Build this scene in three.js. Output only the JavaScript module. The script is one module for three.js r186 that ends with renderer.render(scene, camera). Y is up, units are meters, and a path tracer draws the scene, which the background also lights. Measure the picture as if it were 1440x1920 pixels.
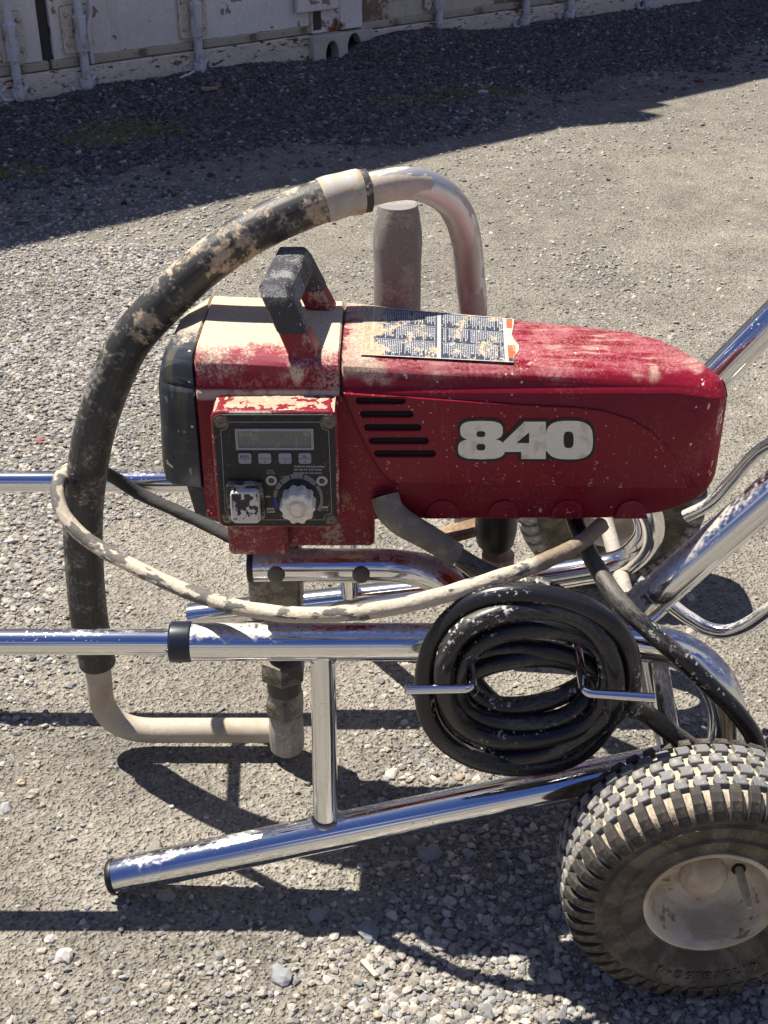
import * as THREE from 'three';
import { mergeGeometries, toCreasedNormals, mergeVertices } from 'three/addons/utils/BufferGeometryUtils.js';
import { RoundedBoxGeometry } from 'three/addons/geometries/RoundedBoxGeometry.js';
const nonIdx = THREE.BufferGeometry.prototype.toNonIndexed;
THREE.BufferGeometry.prototype.toNonIndexed = function () { return this.index ? nonIdx.call(this) : this; };
import { FontLoader } from 'three/addons/loaders/FontLoader.js';
import { TextGeometry } from 'three/addons/geometries/TextGeometry.js';

// ------------------------------------------------------------------ camera, sky, sun, exposure
const F = 2350, PITCH = 30.5 * Math.PI / 180, EYE = 1.034;          // lens in photograph pixels, tilt, height in metres
const scene = new THREE.Scene();
const camera = new THREE.PerspectiveCamera(2 * Math.atan(960 / F) * 180 / Math.PI, 0.75, 0.02, 600);
camera.position.set(0, EYE, 0);
camera.rotation.x = -PITCH;
const renderer = new THREE.WebGLRenderer({ antialias: true });
renderer.toneMapping = THREE.LinearToneMapping;
renderer.toneMappingExposure = 1.82;
renderer.shadowMap.enabled = true;
const SUN = new THREE.Vector3(-0.425, 1, -0.305).normalize();
const sun = new THREE.DirectionalLight(0xfff7ea, 5);
sun.position.copy(SUN).multiplyScalar(20);
sun.castShadow = true;
sun.shadow.radius = 1;
Object.assign(sun.shadow.camera, { left: -8, right: 8, top: 8, bottom: -8, near: 1, far: 60 });
sun.shadow.mapSize.set(4096, 4096);
scene.add(sun, sun.target);

// ------------------------------------------------------------------ helpers
let seed = 12345;
function rnd() { seed = (seed + 0x6D2B79F5) | 0; let t = Math.imul(seed ^ (seed >>> 15), 1 | seed); t = (t + Math.imul(t ^ (t >>> 7), 61 | t)) ^ t; return ((t ^ (t >>> 14)) >>> 0) / 4294967296; }
const rr = (a, b) => a + (b - a) * rnd();
const clamp = (x, a = 0, b = 1) => Math.min(b, Math.max(a, x));
const sstep = (a, b, x) => { const t = clamp((x - a) / (b - a)); return t * t * (3 - 2 * t); };
const lerp = (a, b, t) => a + (b - a) * t;
function hash(x, y, s) { let h = Math.imul(x, 374761393) ^ Math.imul(y, 668265263) ^ Math.imul(s, 1274126177); h = Math.imul(h ^ (h >>> 13), 1274126177); return ((h ^ (h >>> 16)) >>> 0) / 4294967296; }
// value noise that repeats after px, py cells
function vnoise(x, y, px, py, s) {
  const xi = Math.floor(x), yi = Math.floor(y), fx = x - xi, fy = y - yi;
  const u = fx * fx * (3 - 2 * fx), v = fy * fy * (3 - 2 * fy);
  const x0 = ((xi % px) + px) % px, x1 = (x0 + 1) % px, y0 = ((yi % py) + py) % py, y1 = (y0 + 1) % py;
  return lerp(lerp(hash(x0, y0, s), hash(x1, y0, s), u), lerp(hash(x0, y1, s), hash(x1, y1, s), u), v);
}
function fbm(u, v, cu, cv, oct, s) {                                 // u, v in 0..1, cu, cv cells at the first octave
  let a = 0.5, f = 0, n = 0;
  for (let o = 0; o < oct; o++) { f += a * vnoise(u * cu, v * cv, cu, cv, s + o * 17); n += a; a *= 0.55; cu *= 2; cv *= 2; }
  return f / n;
}
function field(x, y, oct, s) { return fbm(x / 4096, y / 4096, 4096, 4096, oct, s); }   // free-running noise, one cell a unit
const toS = (c) => c <= 0.0031308 ? c * 12.92 : 1.055 * Math.pow(c, 1 / 2.4) - 0.055;
const S8 = new Uint8Array(4097); for (let i = 0; i <= 4096; i++) S8[i] = Math.round(255 * toS(i / 4096));
const enc = (c) => S8[Math.round(clamp(c) * 4096)];
function dataTex(w, h, fn, srgb, wrapU = true, wrapV = true) {       // fn(u, v, out) writes linear r, g, b
  const d = new Uint8Array(w * h * 4), o = [0, 0, 0];
  for (let j = 0, k = 0; j < h; j++) for (let i = 0; i < w; i++, k += 4) {
    fn((i + 0.5) / w, (j + 0.5) / h, o);
    if (srgb) { d[k] = enc(o[0]); d[k + 1] = enc(o[1]); d[k + 2] = enc(o[2]); } else { d[k] = 255 * clamp(o[0]); d[k + 1] = 255 * clamp(o[1]); d[k + 2] = 255 * clamp(o[2]); }
    d[k + 3] = 255;
  }
  const t = new THREE.DataTexture(d, w, h);
  t.magFilter = THREE.LinearFilter; t.minFilter = THREE.LinearMipmapLinearFilter; t.generateMipmaps = true;
  t.wrapS = wrapU ? THREE.RepeatWrapping : THREE.ClampToEdgeWrapping; t.wrapT = wrapV ? THREE.RepeatWrapping : THREE.ClampToEdgeWrapping;
  if (srgb) t.colorSpace = THREE.SRGBColorSpace;
  t.needsUpdate = true;
  return t;
}
function twoTex(w, h, fn, wrapU = true, wrapV = true) {               // fn(u, v, c, o): colour c, o = [bump, roughness, metal]
  const n = w * h, A = new Float32Array(n * 3), c = [0, 0, 0], o = [0, 0, 0];
  let i = 0;
  const col = dataTex(w, h, (u, v, q) => { fn(u, v, c, o); q[0] = c[0]; q[1] = c[1]; q[2] = c[2]; A[i++] = o[0]; A[i++] = o[1]; A[i++] = o[2]; }, true, wrapU, wrapV);
  i = 0;
  const orm = dataTex(w, h, (u, v, q) => { q[0] = A[i++]; q[1] = A[i++]; q[2] = A[i++]; }, false, wrapU, wrapV);
  return [col, orm];
}
function rep(t, u, v) { const c = t.clone(); c.repeat.set(u, v); c.needsUpdate = true; return c; }
const V = (x, y, z) => new THREE.Vector3(x, y, z);
const used = new Map();
function numbered(n) { const k = used.get(n) || 0; used.set(n, k + 1); return k ? `${n}_${String(k).padStart(3, '0')}` : n; }
// where the line of sight through a pixel of the photograph meets a plane of the place
function ray(px, py) { const u = (px - 720) / F, v = (py - 960) / F; return V(u, -(Math.sin(PITCH) + v * Math.cos(PITCH)), -(Math.cos(PITCH) - v * Math.sin(PITCH))); }
function W(px, py, z) { const d = ray(px, py); return d.multiplyScalar(z / d.z).add(V(0, EYE, 0)); }
function G(px, py, y = 0) { const d = ray(px, py); return d.multiplyScalar((y - EYE) / d.y).add(V(0, EYE, 0)); }

function setPos(g, m) { g.applyMatrix4(m); return g; }
const T = (x, y, z) => new THREE.Matrix4().makeTranslation(x, y, z);
// a smooth line through points; with r a polyline with rounded corners
const curve = (pts, n = 60) => new THREE.CatmullRomCurve3(pts, false, 'centripetal').getSpacedPoints(n);
function bend(pts, r, k = 10) {
  const out = [pts[0].clone()];
  for (let i = 1; i < pts.length - 1; i++) {
    const a = pts[i - 1].clone().sub(pts[i]).normalize(), b = pts[i + 1].clone().sub(pts[i]).normalize(), R = Array.isArray(r) ? r[i - 1] : r;
    const p = pts[i].clone().addScaledVector(a, R), q = pts[i].clone().addScaledVector(b, R);
    const c = new THREE.QuadraticBezierCurve3(p, pts[i], q);
    for (let j = 0; j <= k; j++) out.push(c.getPoint(j / k));
  }
  out.push(pts[pts.length - 1].clone());
  const res = [out[0]];
  for (let i = 1; i < out.length; i++) {                              // split long straights so that frames stay even
    const d = out[i].distanceTo(out[i - 1]), m = Math.max(1, Math.ceil(d / 0.05));
    for (let j = 1; j <= m; j++) res.push(out[i - 1].clone().lerp(out[i], j / m));
  }
  return res;
}
// sweep a closed profile [[side, up], ...] along points. u = metres along (or 0..1), v = 0..1 round, 0.5 on top
function sweep(path, prof, { caps = true, unit = false, scale = null, wob = 0, ws = 1, up0 = null, mv = false } = {}) {
  const N = path.length, M = prof.length, pos = [], uv = [], idx = [], U = V(0, 1, 0);
  let len = 0, lens = [0]; for (let i = 1; i < N; i++) { len += path[i].distanceTo(path[i - 1]); lens.push(len); }
  let per = [0]; for (let j = 1; j <= M; j++) { const a = prof[j - 1], b = prof[j % M]; per.push(per[j - 1] + Math.hypot(a[0] - b[0], a[1] - b[1])); }
  let up = null, first, last;
  for (let i = 0; i < N; i++) {
    const t = path[Math.min(N - 1, i + 1)].clone().sub(path[Math.max(0, i - 1)]).normalize();
    if (!up) { up = (up0 || (Math.abs(t.y) > 0.95 ? V(0, 0, -1) : U)).clone(); }
    up = up.clone().addScaledVector(t, -up.dot(t)).normalize();
    const side = t.clone().cross(up).normalize();
    const s = scale ? scale(lens[i] / len) : 1;
    for (let j = 0; j <= M; j++) {
      const q = prof[j % M];
      let k = s; if (wob) k *= 1 + wob * (field(lens[i] * 60 * ws, j * 0.6, 2, 77) - 0.5);
      const p = path[i].clone().addScaledVector(side, q[0] * k).addScaledVector(up, q[1] * k);
      pos.push(p.x, p.y, p.z); uv.push(unit ? lens[i] / len : lens[i], mv ? per[j] : per[j] / per[M]);
    }
    if (i === 0) first = t; last = t;
  }
  const R = M + 1;
  for (let i = 0; i < N - 1; i++) for (let j = 0; j < M; j++) { const a = i * R + j, b = a + R; idx.push(a, b, a + 1, b, b + 1, a + 1); }
  const g = new THREE.BufferGeometry();
  g.setAttribute('position', new THREE.Float32BufferAttribute(pos, 3)); g.setAttribute('uv', new THREE.Float32BufferAttribute(uv, 2)); g.setIndex(idx);
  g.computeVertexNormals();
  const nn = g.attributes.normal;                                     // close the seam
  for (let i = 0; i < N; i++) { const a = i * R, b = a + M, x = nn.getX(a) + nn.getX(b), y = nn.getY(a) + nn.getY(b), z = nn.getZ(a) + nn.getZ(b), l = Math.hypot(x, y, z) || 1; nn.setXYZ(a, x / l, y / l, z / l); nn.setXYZ(b, x / l, y / l, z / l); }
  if (!caps) return g.toNonIndexed();
  const parts = [g.toNonIndexed()];
  for (const e of [0, N - 1]) {
    const ring = []; for (let j = 0; j < M; j++) ring.push(V(pos[(e * R + j) * 3], pos[(e * R + j) * 3 + 1], pos[(e * R + j) * 3 + 2]));
    const c = path[e], P = [], Q = [], nrm = e ? last : first.clone().negate(), NN = [];
    for (let j = 0; j < M; j++) { const a = ring[j], b = ring[(j + 1) % M]; for (const p of (e ? [c, a, b] : [c, b, a])) { P.push(p.x, p.y, p.z); Q.push(e ? (unit ? 1 : len) : 0, 0.5); NN.push(nrm.x, nrm.y, nrm.z); } }
    const k = new THREE.BufferGeometry(); k.setAttribute('position', new THREE.Float32BufferAttribute(P, 3)); k.setAttribute('uv', new THREE.Float32BufferAttribute(Q, 2)); k.setAttribute('normal', new THREE.Float32BufferAttribute(NN, 3)); parts.push(k);
  }
  return mergeGeometries(parts);
}
const circ = (r, n = 24) => Array.from({ length: n }, (_, i) => { const a = i / n * 2 * Math.PI; return [-Math.sin(a) * r, -Math.cos(a) * r]; });
const rrect = (w, h, r, k = 4) => { const o = []; for (const [cx, cy, a0] of [[w / 2 - r, -h / 2 + r, -90], [w / 2 - r, h / 2 - r, 0], [-w / 2 + r, h / 2 - r, 90], [-w / 2 + r, -h / 2 + r, 180]]) for (let i = 0; i <= k; i++) { const a = (a0 + 90 * i / k) * Math.PI / 180; o.push([cx + r * Math.cos(a), cy + r * Math.sin(a)]); } return o.map(([a, b]) => [-a, b]); };
const tube = (path, r, o = {}) => sweep(path, circ(r, o.n || 24), o);
function lathe(prof, n = 40) { return new THREE.LatheGeometry(prof.map(([r, y]) => new THREE.Vector2(r, y)), n).toNonIndexed(); }
function extr(shape, depth, bevel = 0, seg = 12, bs = 2) { return new THREE.ExtrudeGeometry(shape, { depth, bevelEnabled: bevel > 0, bevelThickness: bevel, bevelSize: bevel, bevelOffset: -bevel, bevelSegments: bs, curveSegments: seg }); }
function shapeOf(pts) { const s = new THREE.Shape(); pts.forEach((p, i) => i ? s.lineTo(p[0], p[1]) : s.moveTo(p[0], p[1])); s.closePath(); return s; }
function pxShape(list, z) { return shapeOf(list.map(([a, b]) => { const p = W(a, b, z); return [p.x, p.y]; })); }
function rbox(w, h, d, r) { return new RoundedBoxGeometry(w, h, d, 3, r); }
function roundRectShape(x, y, w, h, r) { const s = new THREE.Shape(); s.moveTo(x + r, y); s.lineTo(x + w - r, y); s.absarc(x + w - r, y + r, r, -Math.PI / 2, 0); s.lineTo(x + w, y + h - r); s.absarc(x + w - r, y + h - r, r, 0, Math.PI / 2); s.lineTo(x + r, y + h); s.absarc(x + r, y + h - r, r, Math.PI / 2, Math.PI); s.lineTo(x, y + r); s.absarc(x + r, y + r, r, Math.PI, 1.5 * Math.PI); return s; }
function uvPlane(g, fx, fy) { const p = g.attributes.position, u = g.attributes.uv; for (let i = 0; i < p.count; i++) u.setXY(i, fx(p.getX(i), p.getY(i), p.getZ(i)), fy(p.getX(i), p.getY(i), p.getZ(i))); return g; }
function part(name, g, m, parent, pos) {
  const o = new THREE.Mesh(g, m); o.name = name; o.castShadow = o.receiveShadow = true;
  if (pos) o.position.copy(pos); else if (parent && parent.userData.shift) o.position.copy(parent.userData.shift);
  (parent || scene).add(o);
  return o;
}
function thing(name, label, category, at, group) {
  const o = new THREE.Group(); o.name = numbered(name); scene.add(o);
  if (at) { o.position.copy(at); }
  o.userData = { label, category }; if (group) o.userData.group = group;
  Object.defineProperty(o.userData, 'shift', { value: o.position.clone().negate(), enumerable: false, configurable: true });
  return o;
}
function top(o, label, category, group) { o.name = numbered(o.name); Object.assign(o.userData, { label, category }); if (group) o.userData.group = group; return o; }

// ------------------------------------------------------------------ sky
{
  const w = 1024, h = 512, d = new Float32Array(w * h * 4);
  for (let j = 0; j < h; j++) for (let i = 0; i < w; i++) {
    const el = ((j + 0.5) / h - 0.5) * Math.PI, az = ((i + 0.5) / w - 0.5) * 2 * Math.PI;
    const x = Math.cos(el) * Math.cos(az), y = Math.sin(el), z = Math.cos(el) * Math.sin(az), k = (j * w + i) * 4;
    const t = Math.pow(clamp(1 - Math.max(y, 0)), 4.2), c = x * SUN.x + y * SUN.y + z * SUN.z;
    const glow = 0.25 * Math.pow(Math.max(c, 0), 24) + 0.05 * Math.pow(Math.max(c, 0), 4);
    let r = lerp(0.018, 0.19, t) + glow, g = lerp(0.043, 0.187, t) + glow, b = lerp(0.155, 0.18, t) + glow * 0.95;
    if (y > 0.02) {                                                    // thin fair-weather cloud
      const q = 1.6 / (y + 0.25), n = field(900 + x * q * 1.6, 700 + z * q * 1.6, 5, 5), m = 0.75 * sstep(0.56, 0.74, n);
      r = lerp(r, 0.40, m); g = lerp(g, 0.40, m); b = lerp(b, 0.41, m);
    }
    if (y < 0) { r = 0.2; g = 0.19; b = 0.17; }
    d[k] = r; d[k + 1] = g; d[k + 2] = b; d[k + 3] = 1;
  }
  const t = new THREE.DataTexture(d, w, h, THREE.RGBAFormat, THREE.FloatType);
  t.mapping = THREE.EquirectangularReflectionMapping; t.magFilter = t.minFilter = THREE.LinearFilter; t.needsUpdate = true;
  scene.background = t; scene.environment = t;
  scene.backgroundIntensity = 1; scene.environmentIntensity = 1;
}

// ------------------------------------------------------------------ where the containers stand
const YAW = 39 * Math.PI / 180, CO = G(610, 110), CA = V(Math.cos(YAW), 0, -Math.sin(YAW)), CN = V(Math.sin(YAW), 0, Math.cos(YAW));
function CW(px, py, off = 0) { const d = ray(px, py), o = CO.clone().addScaledVector(CN, off), t = o.clone().sub(V(0, EYE, 0)).dot(CN) / d.dot(CN); const p = d.multiplyScalar(t).add(V(0, EYE, 0)); return [p.clone().sub(o).dot(CA), p.y]; }
const wallDist = (x, z) => (x - CO.x) * CN.x + (z - CO.z) * CN.z;
const wallAlong = (x, z) => (x - CO.x) * CA.x + (z - CO.z) * CA.z;

// ------------------------------------------------------------------ ground
// how stony the ground is at a place, 0 (trodden dirt) to 1 (loose gravel)
function stony(x, z) {
  let s = 0.28 + 0.85 * (field(x * 2.1 + 50, z * 2.1 + 80, 3, 11) - 0.5);
  s += 0.4 * sstep(-0.28, -0.55, x) * sstep(-0.9, -1.3, z) * sstep(-4.2, -3.2, z);   // left strip
  s += 0.22 * sstep(-0.98, -0.80, z);                                  // nearest the eye
  s += 0.24 * sstep(-0.05, 0.05, x) * sstep(-1.4, -1.1, z);            // under the right side of the sprayer
  s += 0.12 * sstep(-1.6, -2.4, z);
  return clamp(s);
}
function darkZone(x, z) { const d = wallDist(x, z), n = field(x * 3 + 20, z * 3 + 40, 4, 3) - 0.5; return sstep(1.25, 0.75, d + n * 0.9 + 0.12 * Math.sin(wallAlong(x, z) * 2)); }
function groundY(x, z) {
  const d = wallDist(x, z);
  let y = 0.016 * (field(x * 1.3 + 9, z * 1.3 + 9, 3, 21) - 0.5) + 0.006 * (field(x * 9 + 9, z * 9 + 9, 2, 22) - 0.5);
  y *= 0.25 + 0.75 * sstep(1.2, 2.4, Math.hypot(x, z + 1.1));
  if (d < 0.6 && d > -0.3) { const along = wallAlong(x, z); y += sstep(0.6, 0.0, d) * (0.02 + 0.05 * (field(along * 2.3, 3, 2, 31) - 0.35) + 0.030 * sstep(0.02, 0.2, along) * sstep(0.9, 0.3, along) - 0.03 * sstep(0.6, 1.4, along)); }
  return y - 0.004;
}
{
  const warp = (t, c, fine, far) => { const a = Math.abs(t), s = Math.sign(t); return c + s * (a < 0.9 ? fine * a / 0.9 : fine + (far - fine) * Math.pow((a - 0.9) / 0.1, 3)); };
  const NX = 520, NZ = 640, pos = [], uv = [], col = [], idx = [];
  for (let j = 0; j <= NZ; j++) for (let i = 0; i <= NX; i++) {
    const x = warp(i / NX * 2 - 1, 0.2, 2.7, 260), z = warp(j / NZ * 2 - 1, -3.3, 3.6, 260);
    pos.push(x, groundY(x, z), z); uv.push(x / 1.5, z / 1.5);
    const n = field(x * 1.7 + 31, z * 1.7 + 13, 4, 41), n2 = field(x * 6 + 3, z * 6 + 1, 3, 42);
    let k = 0.86 + 0.28 * (n - 0.5) + 0.22 * (n2 - 0.5), r = k, g = k * 0.985, b = k * 0.955;
    const sd = 1 - 0.22 * Math.pow(stony(x, z), 1.5); r *= sd; g *= sd; b *= sd;
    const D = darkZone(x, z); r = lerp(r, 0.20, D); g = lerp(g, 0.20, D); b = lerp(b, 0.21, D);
    const st = sstep(0.55, 0.75, field(x * 2.2 + 71, z * 5 + 90, 3, 43)) * sstep(0.6, 1.2, x) * sstep(-4.4, -3.9, z) * sstep(-3.0, -3.5, z); // ochre stain, right
    r = lerp(r, 0.98, st * 0.6); g = lerp(g, 0.86, st * 0.6); b = lerp(b, 0.62, st * 0.6);
    col.push(r, g, b);
  }
  const R = NX + 1;
  for (let j = 0; j < NZ; j++) for (let i = 0; i < NX; i++) { const a = j * R + i; idx.push(a, a + R, a + 1, a + 1, a + R, a + R + 1); }
  const g = new THREE.BufferGeometry();
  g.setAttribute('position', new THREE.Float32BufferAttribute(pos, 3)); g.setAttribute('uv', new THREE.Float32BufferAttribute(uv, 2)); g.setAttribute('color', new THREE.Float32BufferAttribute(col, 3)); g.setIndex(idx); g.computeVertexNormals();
  const [map, orm] = twoTex(2048, 2048, (u, v, c, o) => {
    const a = fbm(u, v, 24, 24, 4, 101), b = fbm(u, v, 300, 300, 2, 102), e = fbm(u, v, 680, 680, 1, 103), pit = sstep(0.30, 0.16, fbm(u, v, 420, 420, 2, 104)), grain = sstep(0.70, 0.84, fbm(u, v, 520, 520, 2, 105));
    let k = 0.78 + 0.5 * (a - 0.5) + 0.55 * (b - 0.5) + 0.35 * (e - 0.5);
    c[0] = 0.352 * k; c[1] = 0.330 * k; c[2] = 0.285 * k;
    const gt = hash(Math.floor(u * 520), Math.floor(v * 520), 9);
    if (grain > 0) { const q = gt < 0.35 ? [0.22, 0.24, 0.26] : gt < 0.7 ? [0.48, 0.44, 0.38] : [0.36, 0.27, 0.18]; for (let i = 0; i < 3; i++) c[i] = lerp(c[i], q[i], grain * 0.8); }
    for (let i = 0; i < 3; i++) c[i] *= 1 - 0.55 * pit;
    o[0] = clamp(0.45 + 0.5 * (b - 0.5) + 0.4 * (e - 0.5) + 0.25 * grain - 0.4 * pit); o[1] = 0.95; o[2] = 0;
  });
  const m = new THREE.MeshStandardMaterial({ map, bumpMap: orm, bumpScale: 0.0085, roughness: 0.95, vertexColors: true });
  const o = part('gravel_ground', g, m); o.name = numbered('ground');
  o.userData = { kind: 'structure', label: 'trodden grey and tan gravel yard under the paint sprayer', category: 'ground' };
}
function stoneGeo(k, s, det = 0) {
  seed = s; let g = new THREE.IcosahedronGeometry(1, det); g.deleteAttribute('normal'); g.deleteAttribute('uv'); g = mergeVertices(g, 1e-3);
  const p = g.attributes.position; for (let i = 0; i < p.count; i++) { const f = 1 + rr(-k, k); p.setXYZ(i, p.getX(i) * f, p.getY(i) * f, p.getZ(i) * f); }
  g = g.toNonIndexed(); g.computeVertexNormals(); return g;
}
const stoneMat = new THREE.MeshStandardMaterial({ color: 0xffffff, roughness: 0.9 });
function scatter(name, label, geo, count, place) {
  const im = new THREE.InstancedMesh(geo, stoneMat, count), m = new THREE.Matrix4(), q = new THREE.Quaternion(), e = new THREE.Euler(), c = new THREE.Color(), out = { p: V(0, 0, 0), s: V(1, 1, 1), c: [0.3, 0.3, 0.3] };
  let n = 0, guard = 0;
  while (n < count && guard++ < count * 30) {
    if (!place(out)) continue;
    e.set(rr(-0.5, 0.5), rr(0, 6.28), rr(-0.5, 0.5)); q.setFromEuler(e);
    m.compose(out.p, q, out.s); im.setMatrixAt(n, m); c.setRGB(...out.c); im.setColorAt(n, c); n++;
  }
  im.count = n; im.name = numbered(name); im.userData = { kind: 'stuff', label, category: 'gravel' }; im.castShadow = im.receiveShadow = true; scene.add(im);
}
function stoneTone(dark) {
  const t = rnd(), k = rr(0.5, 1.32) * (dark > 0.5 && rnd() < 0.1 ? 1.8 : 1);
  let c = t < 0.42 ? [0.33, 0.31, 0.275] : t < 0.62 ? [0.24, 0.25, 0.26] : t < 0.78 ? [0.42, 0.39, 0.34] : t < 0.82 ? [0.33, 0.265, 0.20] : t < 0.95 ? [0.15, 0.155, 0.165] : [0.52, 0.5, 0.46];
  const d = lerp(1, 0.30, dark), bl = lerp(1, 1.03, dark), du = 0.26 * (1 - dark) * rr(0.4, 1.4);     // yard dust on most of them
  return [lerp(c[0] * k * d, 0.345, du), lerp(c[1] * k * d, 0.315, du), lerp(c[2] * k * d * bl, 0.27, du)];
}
const inView = (x, z) => Math.abs(x) < 0.25 + 0.42 * -z;
seed = 501;
scatter('gravel', 'fine grey and tan crushed stone strewn over the near yard', stoneGeo(0.3, 3), 95000, (o) => {
  const z = -rr(0.62, 3.1), x = rr(-1.6, 1.6); if (!inView(x, z)) return false;
  const s = stony(x, z); if (rnd() > Math.pow(s, 2.5) * (z < -2.2 ? 0.6 : 1)) return false;
  const a = 0.0010 + 0.0043 * Math.pow(rnd(), 2.3) * (0.5 + 0.9 * s);
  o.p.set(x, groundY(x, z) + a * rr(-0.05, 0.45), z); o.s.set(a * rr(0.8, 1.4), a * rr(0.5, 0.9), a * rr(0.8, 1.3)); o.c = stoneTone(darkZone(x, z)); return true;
});
seed = 502;
scatter('gravel', 'small crushed stone strewn over the sunny far yard', stoneGeo(0.3, 4), 80000, (o) => {
  const z = -rr(2.4, 7.5), x = rr(-3.2, 3.4); if (!inView(x, z) || wallDist(x, z) < 0.02) return false;
  const D = darkZone(x, z); if (rnd() > lerp(Math.pow(stony(x, z), 2.6) * 0.8, 1, D)) return false;
  const a = lerp(0.0024 + 0.005 * Math.pow(rnd(), 2.6), 0.004 + 0.008 * Math.pow(rnd(), 2), D * 0.8);
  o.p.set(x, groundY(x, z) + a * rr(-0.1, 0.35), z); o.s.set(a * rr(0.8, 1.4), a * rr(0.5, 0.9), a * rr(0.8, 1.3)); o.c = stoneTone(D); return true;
});
seed = 503;
scatter('pebbles', 'larger scattered pebbles half sunk in the near gravel', stoneGeo(0.22, 5, 1), 600, (o) => {
  const z = -rr(0.62, 2.6), x = rr(-1.2, 1.2); if (!inView(x, z) || rnd() > stony(x, z)) return false;
  const a = 0.0036 + 0.0056 * Math.pow(rnd(), 2.2); o.p.set(x, groundY(x, z) - a * 0.05, z); o.s.set(a * rr(0.9, 1.5), a * rr(0.5, 0.8), a); o.c = stoneTone(0); return true;
});
seed = 504;
scatter('crushed_stone', 'dark coarse crushed stone banked against the container', stoneGeo(0.32, 6), 50000, (o) => {
  const al = rr(-2.2, 4.5), d = 0.03 + 1.3 * Math.pow(rnd(), 1.4), x = CO.x + CA.x * al + CN.x * d, z = CO.z + CA.z * al + CN.z * d; if (!inView(x, z) || darkZone(x, z) < 0.3 && rnd() > 0.1) return false;
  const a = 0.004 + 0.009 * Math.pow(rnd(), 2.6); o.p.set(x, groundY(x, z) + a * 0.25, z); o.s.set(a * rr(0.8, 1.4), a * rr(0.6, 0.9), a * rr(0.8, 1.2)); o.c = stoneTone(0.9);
  if (rnd() < 0.02) o.c = [0.16, 0.06, 0.04]; else if (rnd() < 0.02) o.c = [0.4, 0.4, 0.4]; return true;
});
{ // moss
  const g = stoneGeo(0.4, 8), im = new THREE.InstancedMesh(g, new THREE.MeshStandardMaterial({ color: 0xffffff, roughness: 1 }), 2600), m = new THREE.Matrix4(), q = new THREE.Quaternion(), c = new THREE.Color(); seed = 77;
  const spots = [[G(250, 243), 0.20, 0.11], [G(190, 262), 0.13, 0.07], [G(790, 185), 0.2, 0.06], [G(880, 170), 0.22, 0.05], [G(10, 320), 0.14, 0.08]];
  for (let i = 0; i < 2600; i++) { const [p, a, b] = spots[Math.floor(Math.pow(rnd(), 1.5) * 5)], t = rr(0, 6.28), r = Math.pow(rnd(), 0.7), x = p.x + Math.cos(t) * r * a, z = p.z + Math.sin(t) * r * b, s = rr(0.004, 0.011); m.compose(V(x, groundY(x, z) + 0.002, z), q.setFromEuler(new THREE.Euler(0, rr(0, 6), 0)), V(s, s * 0.6, s)); im.setMatrixAt(i, m); const k = rr(0.6, 1.3); c.setRGB(0.115 * k, 0.125 * k, 0.03 * k); im.setColorAt(i, c); }
  im.name = numbered('moss'); im.userData = { kind: 'stuff', label: 'dull olive moss growing in patches on the shaded gravel', category: 'moss' }; scene.add(im);
}

// ------------------------------------------------------------------ materials
const chromeTex = (s, thr, dust, speck, most = 0.9) => twoTex(1024, 256, (u, v, c, o) => {
  const upness = Math.cos((v - 0.5) * 2 * Math.PI), n = fbm(u, v, 12, 5, 5, s), f = fbm(u, v, 160, 40, 2, s + 50), sp = sstep(0.80, 0.86, fbm(u, v, 240, 60, 2, s + 90)) * sstep(0.5, 0.62, fbm(u, v, 14, 4, 3, s + 95)) * speck, sc = sstep(0.78, 0.9, fbm(u, v, 14, 150, 1, s + 70)) * 0.25;
  let m = most * sstep(thr - 0.1, thr + 0.34, 0.66 * upness + 0.95 * (n - 0.5) + 0.32 * (f - 0.5));
  m = Math.max(m * (0.6 + 0.7 * (f - 0.2)), sp); m = clamp(m);
  const k = 0.86 + 0.3 * (f - 0.5);
  for (let i = 0; i < 3; i++) c[i] = lerp([0.83, 0.835, 0.85][i], dust[i] * k, m);
  o[0] = 0.2 + 0.5 * m * f; o[1] = lerp(0.07 + 0.10 * sc + 0.05 * n, 0.92, m); o[2] = 1 - m;
});
const chromeMat = ([map, orm], rep_ = 1 / 0.6) => { const a = rep(map, rep_, 1), b = rep(orm, rep_, 1); return new THREE.MeshStandardMaterial({ map: a, roughnessMap: b, metalnessMap: b, roughness: 1, metalness: 1, bumpMap: b, bumpScale: 0.0004 }); };
const TAN = [0.40, 0.345, 0.265];
const chromeDusty = chromeMat(chromeTex(201, 0.60, TAN, 0.25, 0.85));
const chromeClean = chromeMat(chromeTex(221, 0.82, [0.5, 0.47, 0.42], 0.6, 0.6));
const chromeFilm = chromeMat(chromeTex(241, 0.52, [0.36, 0.33, 0.28], 0.5));
const chromeFoot = chromeMat(chromeTex(261, 0.66, [0.46, 0.43, 0.38], 0.7, 0.62));
const chromeHook = new THREE.MeshStandardMaterial({ color: 0xd8d9dc, metalness: 1, roughness: 0.09 });
const steel = new THREE.MeshStandardMaterial({ color: 0x8a857c, metalness: 0.75, roughness: 0.42 });
const flat = (r, g, b, rough = 0.7, o = {}) => new THREE.MeshStandardMaterial({ color: new THREE.Color().setRGB(r, g, b), roughness: rough, ...o });
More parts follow.
